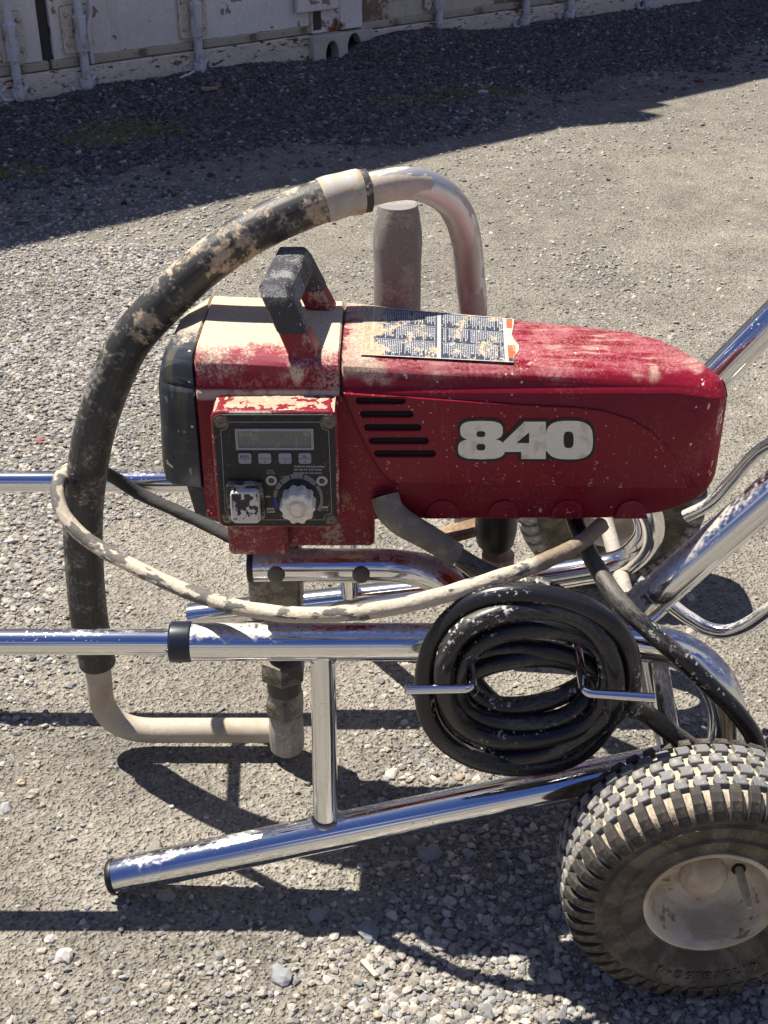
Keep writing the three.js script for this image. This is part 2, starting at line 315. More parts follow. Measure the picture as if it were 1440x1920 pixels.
// dusty / splashed materials in metres (u, v in metres / size)
function dirtyMat(size, base, dust, { amount = 0.5, specks = 0.5, rough = 0.5, bump = 0.0006, s = 300, w = 512, speck = [0.6, 0.57, 0.5], second = null, spec = 1, metal = 0, scratches = 0 } = {}) {
  const [map, orm] = twoTex(w, w, (u, v, c, o) => {
    const n = fbm(u, v, 6, 6, 5, s), f = fbm(u, v, 90, 90, 2, s + 20), m = sstep(0.62 - 0.25 * amount, 0.80 - 0.25 * amount, n * 0.8 + f * 0.3 - 0.05) * 0.85, sp = sstep(0.82, 0.86, fbm(u, v, 60, 60, 2, s + 40)) * specks, m2 = second ? sstep(0.58, 0.66, fbm(u, v, 9, 9, 4, s + 60)) * 0.7 : 0;
    const sc = scratches ? sstep(0.80, 0.92, fbm(u, v, 90, 8, 1, s + 80)) * scratches : 0;
    for (let i = 0; i < 3; i++) { let q = base[i] * (0.85 + 0.3 * f); q = lerp(q, second ? second[i] : q, m2); q = lerp(q, dust[i] * (0.8 + 0.4 * f), m); q = lerp(q, speck[i], Math.max(sp, sc)); c[i] = q; }
    o[0] = 0.3 + 0.4 * f * m + 0.4 * sp + 0.2 * (f - 0.5); o[1] = lerp(rough + 0.15 * (f - 0.5), 0.95, Math.max(m, sp)); o[2] = metal * (1 - m);
  });
  const a = rep(map, 1 / size, 1 / size);
  if (w <= 512 && !metal) return new THREE.MeshPhysicalMaterial({ map: a, bumpMap: a, bumpScale: bump * 0.7, roughness: lerp(rough, 0.9, 0.3 * clamp(amount)), specularIntensity: spec });
  const b = rep(orm, 1 / size, 1 / size);
  return new THREE.MeshPhysicalMaterial({ map: a, roughnessMap: b, metalnessMap: b, metalness: metal ? 1 : 0, roughness: 1, bumpMap: b, bumpScale: bump, specularIntensity: spec });
}
const cordMat = (() => {                                              // glossy black jacket, films of dust, clusters of dried paint
  const [map, orm] = twoTex(1024, 512, (u, v, c, o) => {
    const n = fbm(u, v, 9, 3, 5, 311), f = fbm(u, v, 260, 130, 2, 312), up = Math.cos((v - 0.5) * 6.283), film = sstep(0.55, 0.78, n + 0.30 * (f - 0.5) + 0.05 * up) * 0.55, cl = sstep(0.52, 0.62, fbm(u, v, 11, 3, 3, 313)), sp = sstep(0.66, 0.71, fbm(u, v, 200, 18, 3, 314)) * cl;
    for (let i = 0; i < 3; i++) { let e = [0.013, 0.014, 0.018][i]; e = lerp(e, [0.15, 0.138, 0.115][i] * (0.6 + 0.8 * f), film * 1.25); c[i] = lerp(e, [0.58, 0.56, 0.5][i], sp * 0.85); }
    o[0] = 0.4 + 0.3 * sp + 0.2 * f * film; o[1] = lerp(0.27, 0.9, Math.max(film, sp)); o[2] = 0;
  });
  const a = rep(map, 1 / 0.7, 1), b = rep(orm, 1 / 0.7, 1);
  return new THREE.MeshStandardMaterial({ map: a, roughnessMap: b, bumpMap: b, roughness: 1, bumpScale: 0.0006 });
})();
const creamSteel = dirtyMat(0.2, [0.46, 0.41, 0.33], [0.36, 0.30, 0.22], { amount: 0.5, specks: 0.2, rough: 0.75, s: 331 });
const dustyMetal = dirtyMat(0.2, [0.30, 0.28, 0.25], [0.42, 0.37, 0.29], { amount: 0.6, specks: 0.5, rough: 0.5, s: 341 });
const oilyMetal = dirtyMat(0.12, [0.20, 0.18, 0.155], [0.40, 0.34, 0.26], { amount: 0.35, specks: 0.4, rough: 0.45, s: 351, metal: 0.35, second: [0.09, 0.07, 0.05] });
const blackPlastic = flat(0.015, 0.016, 0.018, 0.45);
const blackRubber = dirtyMat(0.1, [0.03, 0.03, 0.032], [0.2, 0.18, 0.15], { amount: 0.3, specks: 0.3, rough: 0.7, s: 361 });

// ------------------------------------------------------------------ shipping containers
const contTex = twoTex(2048, 1024, (u, v, c, o) => {                   // 2.4 m x 1.2 m of weathered paint
  const n = fbm(u, v, 10, 5, 5, 401), f = fbm(u, v, 300, 150, 2, 402), big = fbm(u, v, 4, 2, 3, 403), ch = fbm(u, v, 46, 26, 4, 404), cl = fbm(u, v, 7, 4, 3, 405);
  const chip = sstep(0.645, 0.665, ch * 0.8 + 0.35 * (cl - 0.35)), rust = sstep(0.70, 0.79, fbm(u, v, 26, 10, 5, 406) * 0.75 + 0.3 * cl), streak = sstep(0.55, 0.8, fbm(u, v, 90, 3, 3, 407)) * sstep(0.45, 0.6, cl);
  const k = 0.9 + 0.2 * (f - 0.5) + 0.25 * (n - 0.5);
  let r = lerp(0.84, 0.80, big) * k, g = lerp(0.83, 0.77, big) * k, b = lerp(0.82, 0.69, big) * k;
  r = lerp(r, 0.36, 0.3 * streak); g = lerp(g, 0.28, 0.3 * streak); b = lerp(b, 0.19, 0.3 * streak);
  r = lerp(r, 0.25, chip * 0.85); g = lerp(g, 0.12, chip * 0.85); b = lerp(b, 0.10, chip * 0.85);
  r = lerp(r, 0.17, rust); g = lerp(g, 0.065, rust); b = lerp(b, 0.022, rust);
  c[0] = r; c[1] = g; c[2] = b; o[0] = 0.6 - 0.3 * chip + 0.15 * f * rust; o[1] = 0.6 + 0.3 * rust; o[2] = 0;
});
const contMat = new THREE.MeshStandardMaterial({ map: contTex[0], bumpMap: contTex[1], roughnessMap: contTex[1], roughness: 1, bumpScale: 0.002 });
const creamTex = twoTex(1024, 256, (u, v, c, o) => {                   // base rail paint, rustier along its lower edge
  const n = fbm(u, v, 14, 4, 5, 421), f = fbm(u, v, 200, 50, 2, 422), ch = fbm(u, v, 40, 12, 4, 423), w = fbm(u, v, 9, 3, 3, 424);
  const rust = sstep(0.60, 0.70, fbm(u, v, 40, 14, 5, 425) * 0.8 + 0.22 * w + 0.20 * sstep(0.30, 0.0, v + 0.3 * (n - 0.5))), chip = sstep(0.668, 0.70, ch * 0.8 + 0.3 * (w - 0.3)), sp = sstep(0.75, 0.82, fbm(u, v, 130, 40, 2, 426)), k = 0.88 + 0.3 * (f - 0.5) + 0.3 * (n - 0.5);
  c[0] = 0.76 * k; c[1] = 0.70 * k; c[2] = 0.58 * k;
  for (let i = 0; i < 3; i++) { c[i] = lerp(c[i], [0.22, 0.14, 0.09][i], sp * 0.7); c[i] = lerp(c[i], [0.24, 0.10, 0.085][i], chip * 0.85); c[i] = lerp(c[i], [0.14, 0.06, 0.025][i], rust); }
  o[0] = 0.6 - 0.3 * chip + 0.2 * f * rust; o[1] = 0.7; o[2] = 0;
});
const creamMat = new THREE.MeshStandardMaterial({ map: creamTex[0], bumpMap: creamTex[1], roughness: 0.75, bumpScale: 0.002 });
const rodMat = dirtyMat(0.5, [0.62, 0.64, 0.67], [0.30, 0.22, 0.15], { amount: 0.25, specks: 0.6, rough: 0.5, s: 431, speck: [0.17, 0.09, 0.06] });
const castMat = dirtyMat(0.5, [0.58, 0.54, 0.46], [0.30, 0.19, 0.11], { amount: 0.22, specks: 0.6, rough: 0.75, s: 436, w: 512, speck: [0.14, 0.07, 0.04], bump: 0.0015 });
const gasketMat = dirtyMat(0.5, [0.46, 0.42, 0.33], [0.13, 0.06, 0.025], { amount: 0.5, specks: 0.4, rough: 0.8, s: 441, speck: [0.08, 0.05, 0.03] });
const boltMat = flat(0.5, 0.46, 0.36, 0.6), darkHole = flat(0.012, 0.012, 0.013, 0.9);
function uvMetres(g, s, dx = 0) {                                     // box mapping in metres
  const p = g.attributes.position, n = g.attributes.normal, u = new Float32Array(p.count * 2);
  for (let i = 0; i < p.count; i++) { const x = p.getX(i), y = p.getY(i), z = p.getZ(i), a = Math.abs(n.getX(i)), b = Math.abs(n.getY(i)), c = Math.abs(n.getZ(i)); if (c >= a && c >= b) { u[2 * i] = x / s + dx; u[2 * i + 1] = y / s; } else if (a >= b) { u[2 * i] = z / s + dx; u[2 * i + 1] = y / s; } else { u[2 * i] = x / s + dx; u[2 * i + 1] = z / s; } }
  g.setAttribute('uv', new THREE.BufferAttribute(u, 2)); return g;
}
function cbox(s0, s1, h0, h1, z0, z1, r = 0.004) { const g = new RoundedBoxGeometry(s1 - s0, h1 - h0, z1 - z0, 2, Math.min(r, (z1 - z0) * 0.4, (h1 - h0) * 0.4)); g.translate((s0 + s1) / 2, (h0 + h1) / 2, (z0 + z1) / 2); return g; }
const uvCont = (g) => { uvMetres(g, 1); const u = g.attributes.uv; for (let i = 0; i < u.count; i++) u.setXY(i, u.getX(i) / 2.4, u.getY(i) / 1.2); return g; };
const uvCream = (g, h0, h1) => { const p = g.attributes.position, u = g.attributes.uv; for (let i = 0; i < p.count; i++) u.setXY(i, p.getX(i) / 1.3, (p.getY(i) - h0) / (h1 - h0) * 0.98 + 0.01); return g; };
function containerBase(name, label) { const o = thing(name, label, 'container', V(CO.x, 0, CO.z), null); Object.defineProperty(o.userData, 'shift', { value: V(0, 0, 0), enumerable: false, configurable: true }); o.rotation.y = YAW; return o; }
function lockRod(c, s, hTop, big) {
  const rod = part('lock_rod', (() => { const path = []; for (let i = 0; i <= 8; i++) path.push(V(s, lerp(0.1, hTop, i / 8), 0.035)); return tube(path, 0.0165, { n: 16, mv: true }); })(), rodMat, c);
  part('rod_sleeve', (() => { const g = lathe([[0.017, 0], [0.024, 0.003], [0.024, 0.115], [0.026, 0.118], [0.026, 0.128], [0.017, 0.131]], 20); g.translate(s, 0.16, 0.035); return uvMetres(g, 1); })(), rodMat, rod);
  const br = part('rod_bracket', (() => { const g = extr(roundRectShape(s - 0.062, 0.155, 0.124, 0.165, 0.014), 0.008, 0.002); g.translate(0, 0, 0.004); return uvMetres(g, 0.5); })(), creamMat, c);
  for (const [a, b] of [[-1, 0], [1, 0], [-1, 1], [1, 1]]) part('bolt', (() => { const g = new THREE.SphereGeometry(0.0105, 10, 6, 0, 6.3, 0, 1.57); g.rotateX(Math.PI / 2); g.translate(s + a * 0.044, 0.19 + b * 0.1, 0.0135); return g; })(), boltMat, br);
  const cam = part('cam_end', (() => { const a = lathe([[0.013, 0.02], [0.02, 0.03], [0.021, 0.06], [0.015, 0.085], [0.015, 0.165]], 14); a.translate(s, 0.0, 0.035); const b = new RoundedBoxGeometry(0.05, 0.036, 0.03, 2, 0.008).toNonIndexed(); b.translate(s, 0.05, 0.03); return mergeGeometries([a, b].map((g) => { const q = g.index ? g.toNonIndexed() : g; return q; })); })(), rodMat, c);
  for (const a of [-1, 1]) part('cam_keeper', (() => { const g = new THREE.TorusGeometry(0.021, 0.0085, 8, 14, 4.2); g.rotateZ(a > 0 ? -0.5 : 1.6); g.rotateY(a * 0.5); g.translate(s + a * 0.040, 0.048, 0.026); return g; })(), rodMat, cam);
}
const HA = 2.885, HB = 2.865;
{
  const c = containerBase('shipping_container', 'weathered white shipping container with double doors and lock rods, left of the two');
  const S0 = -2.72, S1 = 0.075, top0 = 0.135;
  part('body', uvCont(cbox(S0, S1, 0.06, HA, -6.4, -0.06, 0.02)), contMat, c);
  part('roof', uvCont(cbox(S0 - 0.01, S1 + 0.01, HA - 0.06, HA + 0.01, -6.42, 0.0, 0.01)), contMat, c);
  part('roof_shadow_wedge', (() => { const g = extr(shapeOf([[-0.75, HA - 0.05], [-0.42, HA + 0.09], [-0.22, HA + 0.29], [-0.10, HA + 0.24], [-0.10, HA - 0.05]]), 0.03, 0.003); g.translate(0, 0, -0.06); return uvMetres(g, 1); })(), contMat, c);  // unseen wedge added on the roof, outlined to cast the step in the shadow edge
  part('door', uvCont(cbox(S0 + 0.09, -1.262, top0, HA - 0.12, -0.058, -0.004, 0.006)), contMat, c);
  part('door', uvCont(cbox(-1.220, -0.075, top0, HA - 0.12, -0.058, 0.0, 0.006)), contMat, c);
  part('door_gasket', uvMetres(cbox(-1.260, -1.222, top0, HA - 0.12, -0.056, -0.012, 0.004), 0.5), flat(0.05, 0.048, 0.045, 0.9), c);
  for (const [a, b] of [[S0 + 0.09, -1.247], [-1.235, -0.07]]) {
    part('door_edge', (() => { const g = cbox(a, b, top0 - 0.026, top0 + 0.006, -0.05, 0.011, 0.006); return uvMetres(g, 0.5); })(), gasketMat, c);
  }
  part('sill', uvCream(cbox(S0, -0.088, -0.1, top0 - 0.029, -0.2, 0.016, 0.008), -0.02, top0), creamMat, c);
  part('corner_post', uvCont(cbox(-0.074, 0.072, 0.105, HA - 0.11, -0.056, 0.010, 0.008)), contMat, c);
  part('post_channel', uvMetres(cbox(-0.066, -0.026, 0.12, HA - 0.14, 0.008, 0.0125, 0.001), 0.5), flat(0.06, 0.058, 0.056, 0.8), c);
  part('hinge_plate', uvCont(cbox(-0.16, 0.052, 0.197, 0.42, 0.013, 0.036, 0.007)), contMat, c);
  const cast = part('corner_casting', (() => {
    const s = roundRectShape(-0.096, -0.055, 0.178, 0.158, 0.012), h = new THREE.Path(); h.absellipse(0.0, 0.022, 0.033, 0.056, 0, Math.PI * 2, false); s.holes.push(h);
    const g = extr(s, 0.055, 0.004, 24); g.translate(0, 0, -0.006); return uvMetres(g, 0.5, 0.3);
  })(), castMat, c);
  part('casting_recess', (() => { const g = new THREE.BoxGeometry(0.13, 0.14, 0.004); g.translate(0, 0.022, -0.004); return g; })(), darkHole, cast);
  for (const s of [-1.388, -1.120, -0.635]) lockRod(c, s, HA - 0.2);
  lockRod(c, -2.2, HA - 0.2);
  part('rod_handle', (() => { const p = bend([V(-1.083, 0.42, 0.05), V(-1.083, 0.30, 0.05), V(-1.100, 0.24, 0.045), V(-1.093, 0.12, 0.04)], 0.02); return sweep(p, rrect(0.012, 0.028, 0.003), { mv: true }); })(), rodMat, c);
}
{
  const c = containerBase('shipping_container', 'cream white shipping container with rusty door bottom at the right end of the wall');
  const S0 = 0.092, S1 = 2.75, t0 = 0.112, B = -0.03;
  part('body', uvCont(cbox(S0, S1, 0.05, HB, -6.4, B - 0.07, 0.02)), contMat, c);
  part('roof', uvCont(cbox(S0 - 0.004, S1 + 0.01, HB - 0.06, HB + 0.01, -6.42, B - 0.02, 0.01)), contMat, c);
  const rusty = dirtyMat(0.9, [0.56, 0.52, 0.44], [0.15, 0.06, 0.02], { amount: 0.55, specks: 0.6, rough: 0.7, s: 451, w: 512, speck: [0.2, 0.1, 0.07] });
  part('door', uvMetres(cbox(S0 + 0.13, 1.40, t0, HB - 0.12, B - 0.068, B - 0.01, 0.006), 1), rusty, c);
  part('door', uvMetres(cbox(1.43, S1 - 0.12, t0, HB - 0.12, B - 0.068, B - 0.01, 0.006), 1), rusty, c);
  part('door_gasket', cbox(1.402, 1.428, t0, HB - 0.12, B - 0.065, B - 0.02, 0.004), flat(0.05, 0.048, 0.045, 0.9), c);
  for (const [a, b] of [[S0 + 0.12, 1.412], [1.418, S1 - 0.12]]) part('door_edge', uvMetres(cbox(a, b, t0 - 0.026, t0 + 0.004, B - 0.06, B + 0.004, 0.006), 0.5), gasketMat, c);
  part('sill', uvCream(cbox(S0 + 0.172, S1, -0.12, t0 - 0.029, B - 0.2, B + 0.008, 0.008), -0.02, t0), creamMat, c);
  part('corner_post', uvCont(cbox(S0, S0 + 0.125, 0.10, HB - 0.11, B - 0.066, B + 0.012, 0.008)), contMat, c);
  const cast = part('corner_casting', (() => {
    const s = roundRectShape(S0 + 0.002, -0.09, 0.166, 0.184, 0.012), h = new THREE.Path(); h.absellipse(S0 + 0.06, 0.022, 0.036, 0.064, 0, Math.PI * 2, false); s.holes.push(h);
    const g = extr(s, 0.05, 0.004, 24); g.translate(0, 0, B - 0.018); return uvMetres(g, 0.5, 0.7);
  })(), castMat, c);
  part('casting_recess', (() => { const g = new THREE.BoxGeometry(0.1, 0.16, 0.004); g.translate(S0 + 0.06, 0.02, B - 0.012); return g; })(), darkHole, cast);
  for (const s of [0.63, 1.17, 1.47, 2.04]) { const before = c.children.length; lockRod(c, s, HB - 0.2); for (let i = before; i < c.children.length; i++) c.children[i].position.set(0, -0.022, B); }
}

// ------------------------------------------------------------------ paint sprayer
const ROOT = V(0, 0, -1.16);
const sprayer = thing('paint_sprayer', 'dark red airless paint sprayer numbered 840 on a chrome two wheeled cart', 'paint sprayer', ROOT);
const add = (name, g, m, parent = sprayer) => part(name, g, m, parent, parent === sprayer ? ROOT.clone().negate() : V(0, 0, 0));

// --- plastic covers
const ZH = -1.065;
const topY = (x) => 0.566 - (x + 0.041) / 0.286 * 0.013;
// how dusty the covers are: ragged tan film lying on the top, thin scuffs, drips, flecks of dried paint
const X0 = -0.24, X1 = 0.34, SM = 0.66;
function coverTex(w, h, base, s, rule) {
  return twoTex(w, h, (u, v, c, o) => {
    const x = X0 + u * (X1 - X0), q = v * SM, n = fbm(u, v, 14, 14, 5, s), n2 = fbm(u, v, 40, 22, 4, s + 9), f = fbm(u, v, 380, 380, 2, s + 20), st = fbm(u, v, 22, 120, 3, s + 30), fl = sstep(0.83, 0.86, fbm(u, v, 100, 100, 2, s + 40)) * sstep(0.45, 0.6, fbm(u, v, 16, 16, 2, s + 41));
    const r = rule(x, q, n, n2, f, st);
    const k = 0.9 + 0.2 * (f - 0.5);
    for (let i = 0; i < 3; i++) { let e = base[i] * k; e = lerp(e, r.chalk[i], r.mChalk); e = lerp(e, r.dust[i] * (0.82 + 0.36 * f), r.mDust); e = lerp(e, [0.72, 0.62, 0.56][i], fl * 0.8); c[i] = e; }
    o[0] = 0.4 + 0.3 * r.mDust * (0.4 + f) + 0.3 * fl + 0.05 * (f - 0.5); o[1] = lerp(lerp(0.30 + 0.12 * (n2 - 0.4), 0.55, r.mChalk), 0.95, r.mDust); o[2] = 0;
  }, false, false);
}
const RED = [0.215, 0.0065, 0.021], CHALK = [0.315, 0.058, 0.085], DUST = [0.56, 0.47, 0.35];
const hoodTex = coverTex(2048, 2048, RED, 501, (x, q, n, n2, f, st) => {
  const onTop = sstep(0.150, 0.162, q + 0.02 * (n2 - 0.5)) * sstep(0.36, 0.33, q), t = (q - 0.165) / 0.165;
  const nearLabel = Math.exp(-Math.pow((x + 0.02) / 0.018, 2)) + 0.8 * Math.exp(-Math.pow((t - 0.93) / 0.06, 2)) * sstep(0.1, 0.04, x);
  const noseDust = sstep(0.27, 0.315, x);
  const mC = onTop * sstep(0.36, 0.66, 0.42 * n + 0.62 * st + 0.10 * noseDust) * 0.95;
  let mD = onTop * sstep(0.50, 0.70, 0.42 * n2 + 0.43 * st + 0.42 * nearLabel + 0.06 * noseDust + 0.05 * sstep(0.13, 0.2, x) + 0.25 * Math.exp(-Math.pow((x - 0.254) / 0.007, 2)) * sstep(0.3, 0.1, t)) * (0.30 + 0.55 * f) * lerp(0.8, 1.15, nearLabel > 1 ? 1 : nearLabel);
  mD = Math.max(mD, onTop * 0.20 * sstep(0.42, 0.68, 0.55 * f + 0.3 * n2 + 0.2 * n));
  const side = (1 - onTop) * sstep(0.60, 0.80, 0.55 * n + 0.55 * f) * 0.16;
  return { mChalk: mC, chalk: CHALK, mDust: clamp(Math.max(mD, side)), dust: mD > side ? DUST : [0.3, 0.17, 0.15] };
});
const frontTex = coverTex(1024, 1024, RED, 541, (x, q, n, n2, f, st) => {
  const onTop = sstep(0.152, 0.166, q + 0.03 * (n2 - 0.5)) * sstep(0.37, 0.34, q), t = (q - 0.165) / 0.165;
  const mD = onTop * sstep(0.28, 0.52, 0.45 * n + 0.30 * n2 + 0.22 * f + 0.48 * sstep(0.05, 0.40, t) - 0.17) * (0.82 + 0.26 * f);
  const ledge = sstep(0.132, 0.136, q) * sstep(0.146, 0.142, q) * sstep(0.35, 0.6, n2 + 0.1) * 0.75;
  const side = (1 - onTop) * Math.max(sstep(0.60, 0.72, 0.6 * n + 0.5 * f) * 0.15, sstep(-0.075, -0.045, x + 0.02 * (n - 0.5)) * sstep(0.10, 0.15, q) * sstep(0.4, 0.7, f + 0.2 * n2) * 0.6);
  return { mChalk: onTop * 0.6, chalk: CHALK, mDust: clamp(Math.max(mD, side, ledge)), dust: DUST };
});
const capTex = coverTex(1024, 1024, [0.028, 0.034, 0.044], 581, (x, q, n, n2, f, st) => {
  const onTop = sstep(0.150, 0.165, q + 0.03 * (n2 - 0.5)) * sstep(0.37, 0.34, q), t = (q - 0.165) / 0.165;
  const mD = onTop * sstep(0.32, 0.54, 0.45 * n + 0.35 * n2 + 0.15 * f + 0.30 * sstep(0.10, 0.45, t) - 0.12) * 0.85;
  const stain = (1 - onTop) * sstep(0.60, 0.68, fbm(x * 3 + 0.5, q * 1.2, 14, 8, 4, 590)) * 0.45;
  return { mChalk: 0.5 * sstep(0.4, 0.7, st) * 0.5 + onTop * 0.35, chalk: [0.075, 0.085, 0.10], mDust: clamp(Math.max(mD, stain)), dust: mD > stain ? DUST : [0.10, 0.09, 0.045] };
});
const coverMat = ([map, orm]) => new THREE.MeshPhysicalMaterial({ map, roughnessMap: orm, roughness: 1, bumpMap: orm, bumpScale: 0.0006, metalness: 0, specularIntensity: 0.6 });
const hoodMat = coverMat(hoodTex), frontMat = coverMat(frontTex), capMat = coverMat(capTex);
const redSide = dirtyMat(0.2, RED, [0.22, 0.06, 0.055], { amount: -0.1, specks: 0.5, rough: 0.34, s: 521, w: 1024, speck: [0.7, 0.6, 0.56], bump: 0.0003, scratches: 0.03, spec: 0.6 });
const redDusty = dirtyMat(0.2, RED, [0.40, 0.30, 0.22], { amount: 0.45, specks: 0.4, rough: 0.4, s: 531 });

function ringOf(cs) {                                                  // corners [z, y, radius] in order, rounded
  const o = [], n = cs.length;
  for (let i = 0; i < n; i++) {
    const p = cs[i], a = cs[(i + n - 1) % n], b = cs[(i + 1) % n], da = Math.hypot(a[0] - p[0], a[1] - p[1]), db = Math.hypot(b[0] - p[0], b[1] - p[1]), r = Math.min(p[2], da * 0.49, db * 0.49);
    const A = [p[0] + (a[0] - p[0]) / da * r, p[1] + (a[1] - p[1]) / da * r], B = [p[0] + (b[0] - p[0]) / db * r, p[1] + (b[1] - p[1]) / db * r];
    for (let k = 0; k <= 6; k++) { const t = k / 6, w0 = (1 - t) * (1 - t), w1 = 2 * t * (1 - t), w2 = t * t; o.push([w0 * A[0] + w1 * p[0] + w2 * B[0], w0 * A[1] + w1 * p[1] + w2 * B[1]]); }
  }
  return o;
}
function loft(secs, closeEnds = true) {
  const M = secs[0].pts.length, pos = [], uv = [], idx = [], R = M + 1;
  for (const s of secs) { let q = 0; for (let j = 0; j <= M; j++) { const p = s.pts[j % M]; if (j) { const a = s.pts[j - 1]; q += Math.hypot(a[0] - p[0], a[1] - p[1]); } const dx = s.skew ? s.skew(p[0], p[1]) : 0; pos.push(s.x + dx, p[1], p[0]); uv.push((s.x + dx - X0) / (X1 - X0), q / SM); } }
  for (let i = 0; i < secs.length - 1; i++) for (let j = 0; j < M; j++) { const a = i * R + j, b = a + R; idx.push(a, b, a + 1, b, b + 1, a + 1); }
  const g = new THREE.BufferGeometry(); g.setAttribute('position', new THREE.Float32BufferAttribute(pos, 3)); g.setAttribute('uv', new THREE.Float32BufferAttribute(uv, 2)); g.setIndex(idx);
  const list = [toCreasedNormals(g, 0.7)];
  if (closeEnds) for (const e of [0, secs.length - 1]) {
    const P = [], Q = []; let cx = 0, cy = 0, cz = 0; for (let j = 0; j < M; j++) { cx += pos[(e * R + j) * 3] / M; cy += pos[(e * R + j) * 3 + 1] / M; cz += pos[(e * R + j) * 3 + 2] / M; }
    for (let j = 0; j < M; j++) { const t = [[cx, cy, cz, 0.1], ...(e ? [j, j + 1] : [j + 1, j]).map((k) => [pos[(e * R + k) * 3], pos[(e * R + k) * 3 + 1], pos[(e * R + k) * 3 + 2], uv[(e * R + k) * 2 + 1]])]; for (const p of t) { P.push(p[0], p[1], p[2]); Q.push((p[0] - X0) / (X1 - X0), p[3]); } }
    const k = new THREE.BufferGeometry(); k.setAttribute('position', new THREE.Float32BufferAttribute(P, 3)); k.setAttribute('uv', new THREE.Float32BufferAttribute(Q, 2)); k.computeVertexNormals(); list.push(k);
  }
  return mergeGeometries(list);
}
function coverRing(zN, zF, yB, yT, inset = 0, rb = 0.0045) {
  zN -= inset; zF += inset; yB += inset; yT -= inset;
  const st = Math.min(0.537, yT - 0.012);
  return ringOf([[zN - 0.001, yB, rb], [zN, st, 0.003], [zN - 0.004, st + 0.003, 0.0015], [zN - 0.006, yT - 0.006, 0.006], [zN - 0.022, yT, 0.012], [zF + 0.022, yT, 0.012], [zF + 0.004, yT - 0.008, 0.006], [zF, st, 0.003], [zF + 0.001, yB, rb]]);
}
// hood
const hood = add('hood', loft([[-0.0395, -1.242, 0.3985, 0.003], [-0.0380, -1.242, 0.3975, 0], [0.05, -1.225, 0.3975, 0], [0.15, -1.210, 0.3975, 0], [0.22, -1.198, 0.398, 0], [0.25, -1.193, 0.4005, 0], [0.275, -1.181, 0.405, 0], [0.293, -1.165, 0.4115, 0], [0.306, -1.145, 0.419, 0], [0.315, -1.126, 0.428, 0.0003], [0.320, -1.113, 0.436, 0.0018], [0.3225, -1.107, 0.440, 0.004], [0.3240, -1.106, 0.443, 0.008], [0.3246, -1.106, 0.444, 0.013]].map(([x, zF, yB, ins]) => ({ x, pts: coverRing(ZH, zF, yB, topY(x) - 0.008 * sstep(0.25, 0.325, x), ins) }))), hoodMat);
hood.userData.label = 'long dark red hood printed 840, chalky dust on its top';
// front housing
const frontHousing = add('front_housing', loft([[-0.176, 0.002], [-0.1745, 0], [-0.12, 0], [-0.043, 0], [-0.0415, 0.002]].map(([x, ins]) => ({ x, pts: coverRing(ZH, -1.243, 0.3975, topY(x) + 0.0005, ins) }))), frontMat);
add('seam_liner', (() => { const g = loft([-0.05, -0.03].map((x) => ({ x, pts: coverRing(ZH - 0.005, -1.235, 0.405, 0.5605) }))); return g; })(), blackPlastic, frontHousing);
// grey front cap, drawn in towards the front
add('front_cap', loft([[-0.2150, -1.082, -1.222, 0.442, 0.545, 0.012], [-0.2135, -1.079, -1.226, 0.436, 0.553, 0.006], [-0.2100, -1.0755, -1.230, 0.4325, 0.5585, 0.001], [-0.203, -1.072, -1.234, 0.431, 0.563, 0], [-0.1785, -1.0665, -1.241, 0.430, topY(-0.178), 0], [-0.1772, -1.068, -1.239, 0.432, topY(-0.178) - 0.002, 0]].map(([x, zN, zF, yB, yT, ins]) => ({ x, pts: coverRing(zN, zF, yB, yT, ins, 0.006), skew: (z, y) => -0.004 * sstep(0.55, 0.45, y) * (x < -0.2 ? 1 : 0) + 0.010 * sstep(-1.16, -1.24, z) * (x < -0.19 ? 1 : 0) }))), capMat);
add('lower_cap', (() => { const g = extr(shapeOf([[-0.195, 0.4295], [-0.176, 0.4295], [-0.150, 0.384], [-0.166, 0.386], [-0.189, 0.397]]), 0.135, 0.003); g.translate(0, 0, -1.215); return uvMetres(g, 1); })(), dirtyMat(0.2, [0.03, 0.034, 0.042], [0.16, 0.14, 0.10], { amount: 0.3, specks: 0.3, rough: 0.5, s: 591 }));
// gear housing under the front
add('gear_housing', (() => { const a = rbox(0.062, 0.052, 0.15, 0.006).toNonIndexed(); a.translate(-0.127, 0.373, -1.152); const b = rbox(0.115, 0.05, 0.13, 0.006).toNonIndexed(); b.translate(-0.067, 0.3745, -1.155); return uvMetres(mergeGeometries([a, b]), 1); })(), redDusty);
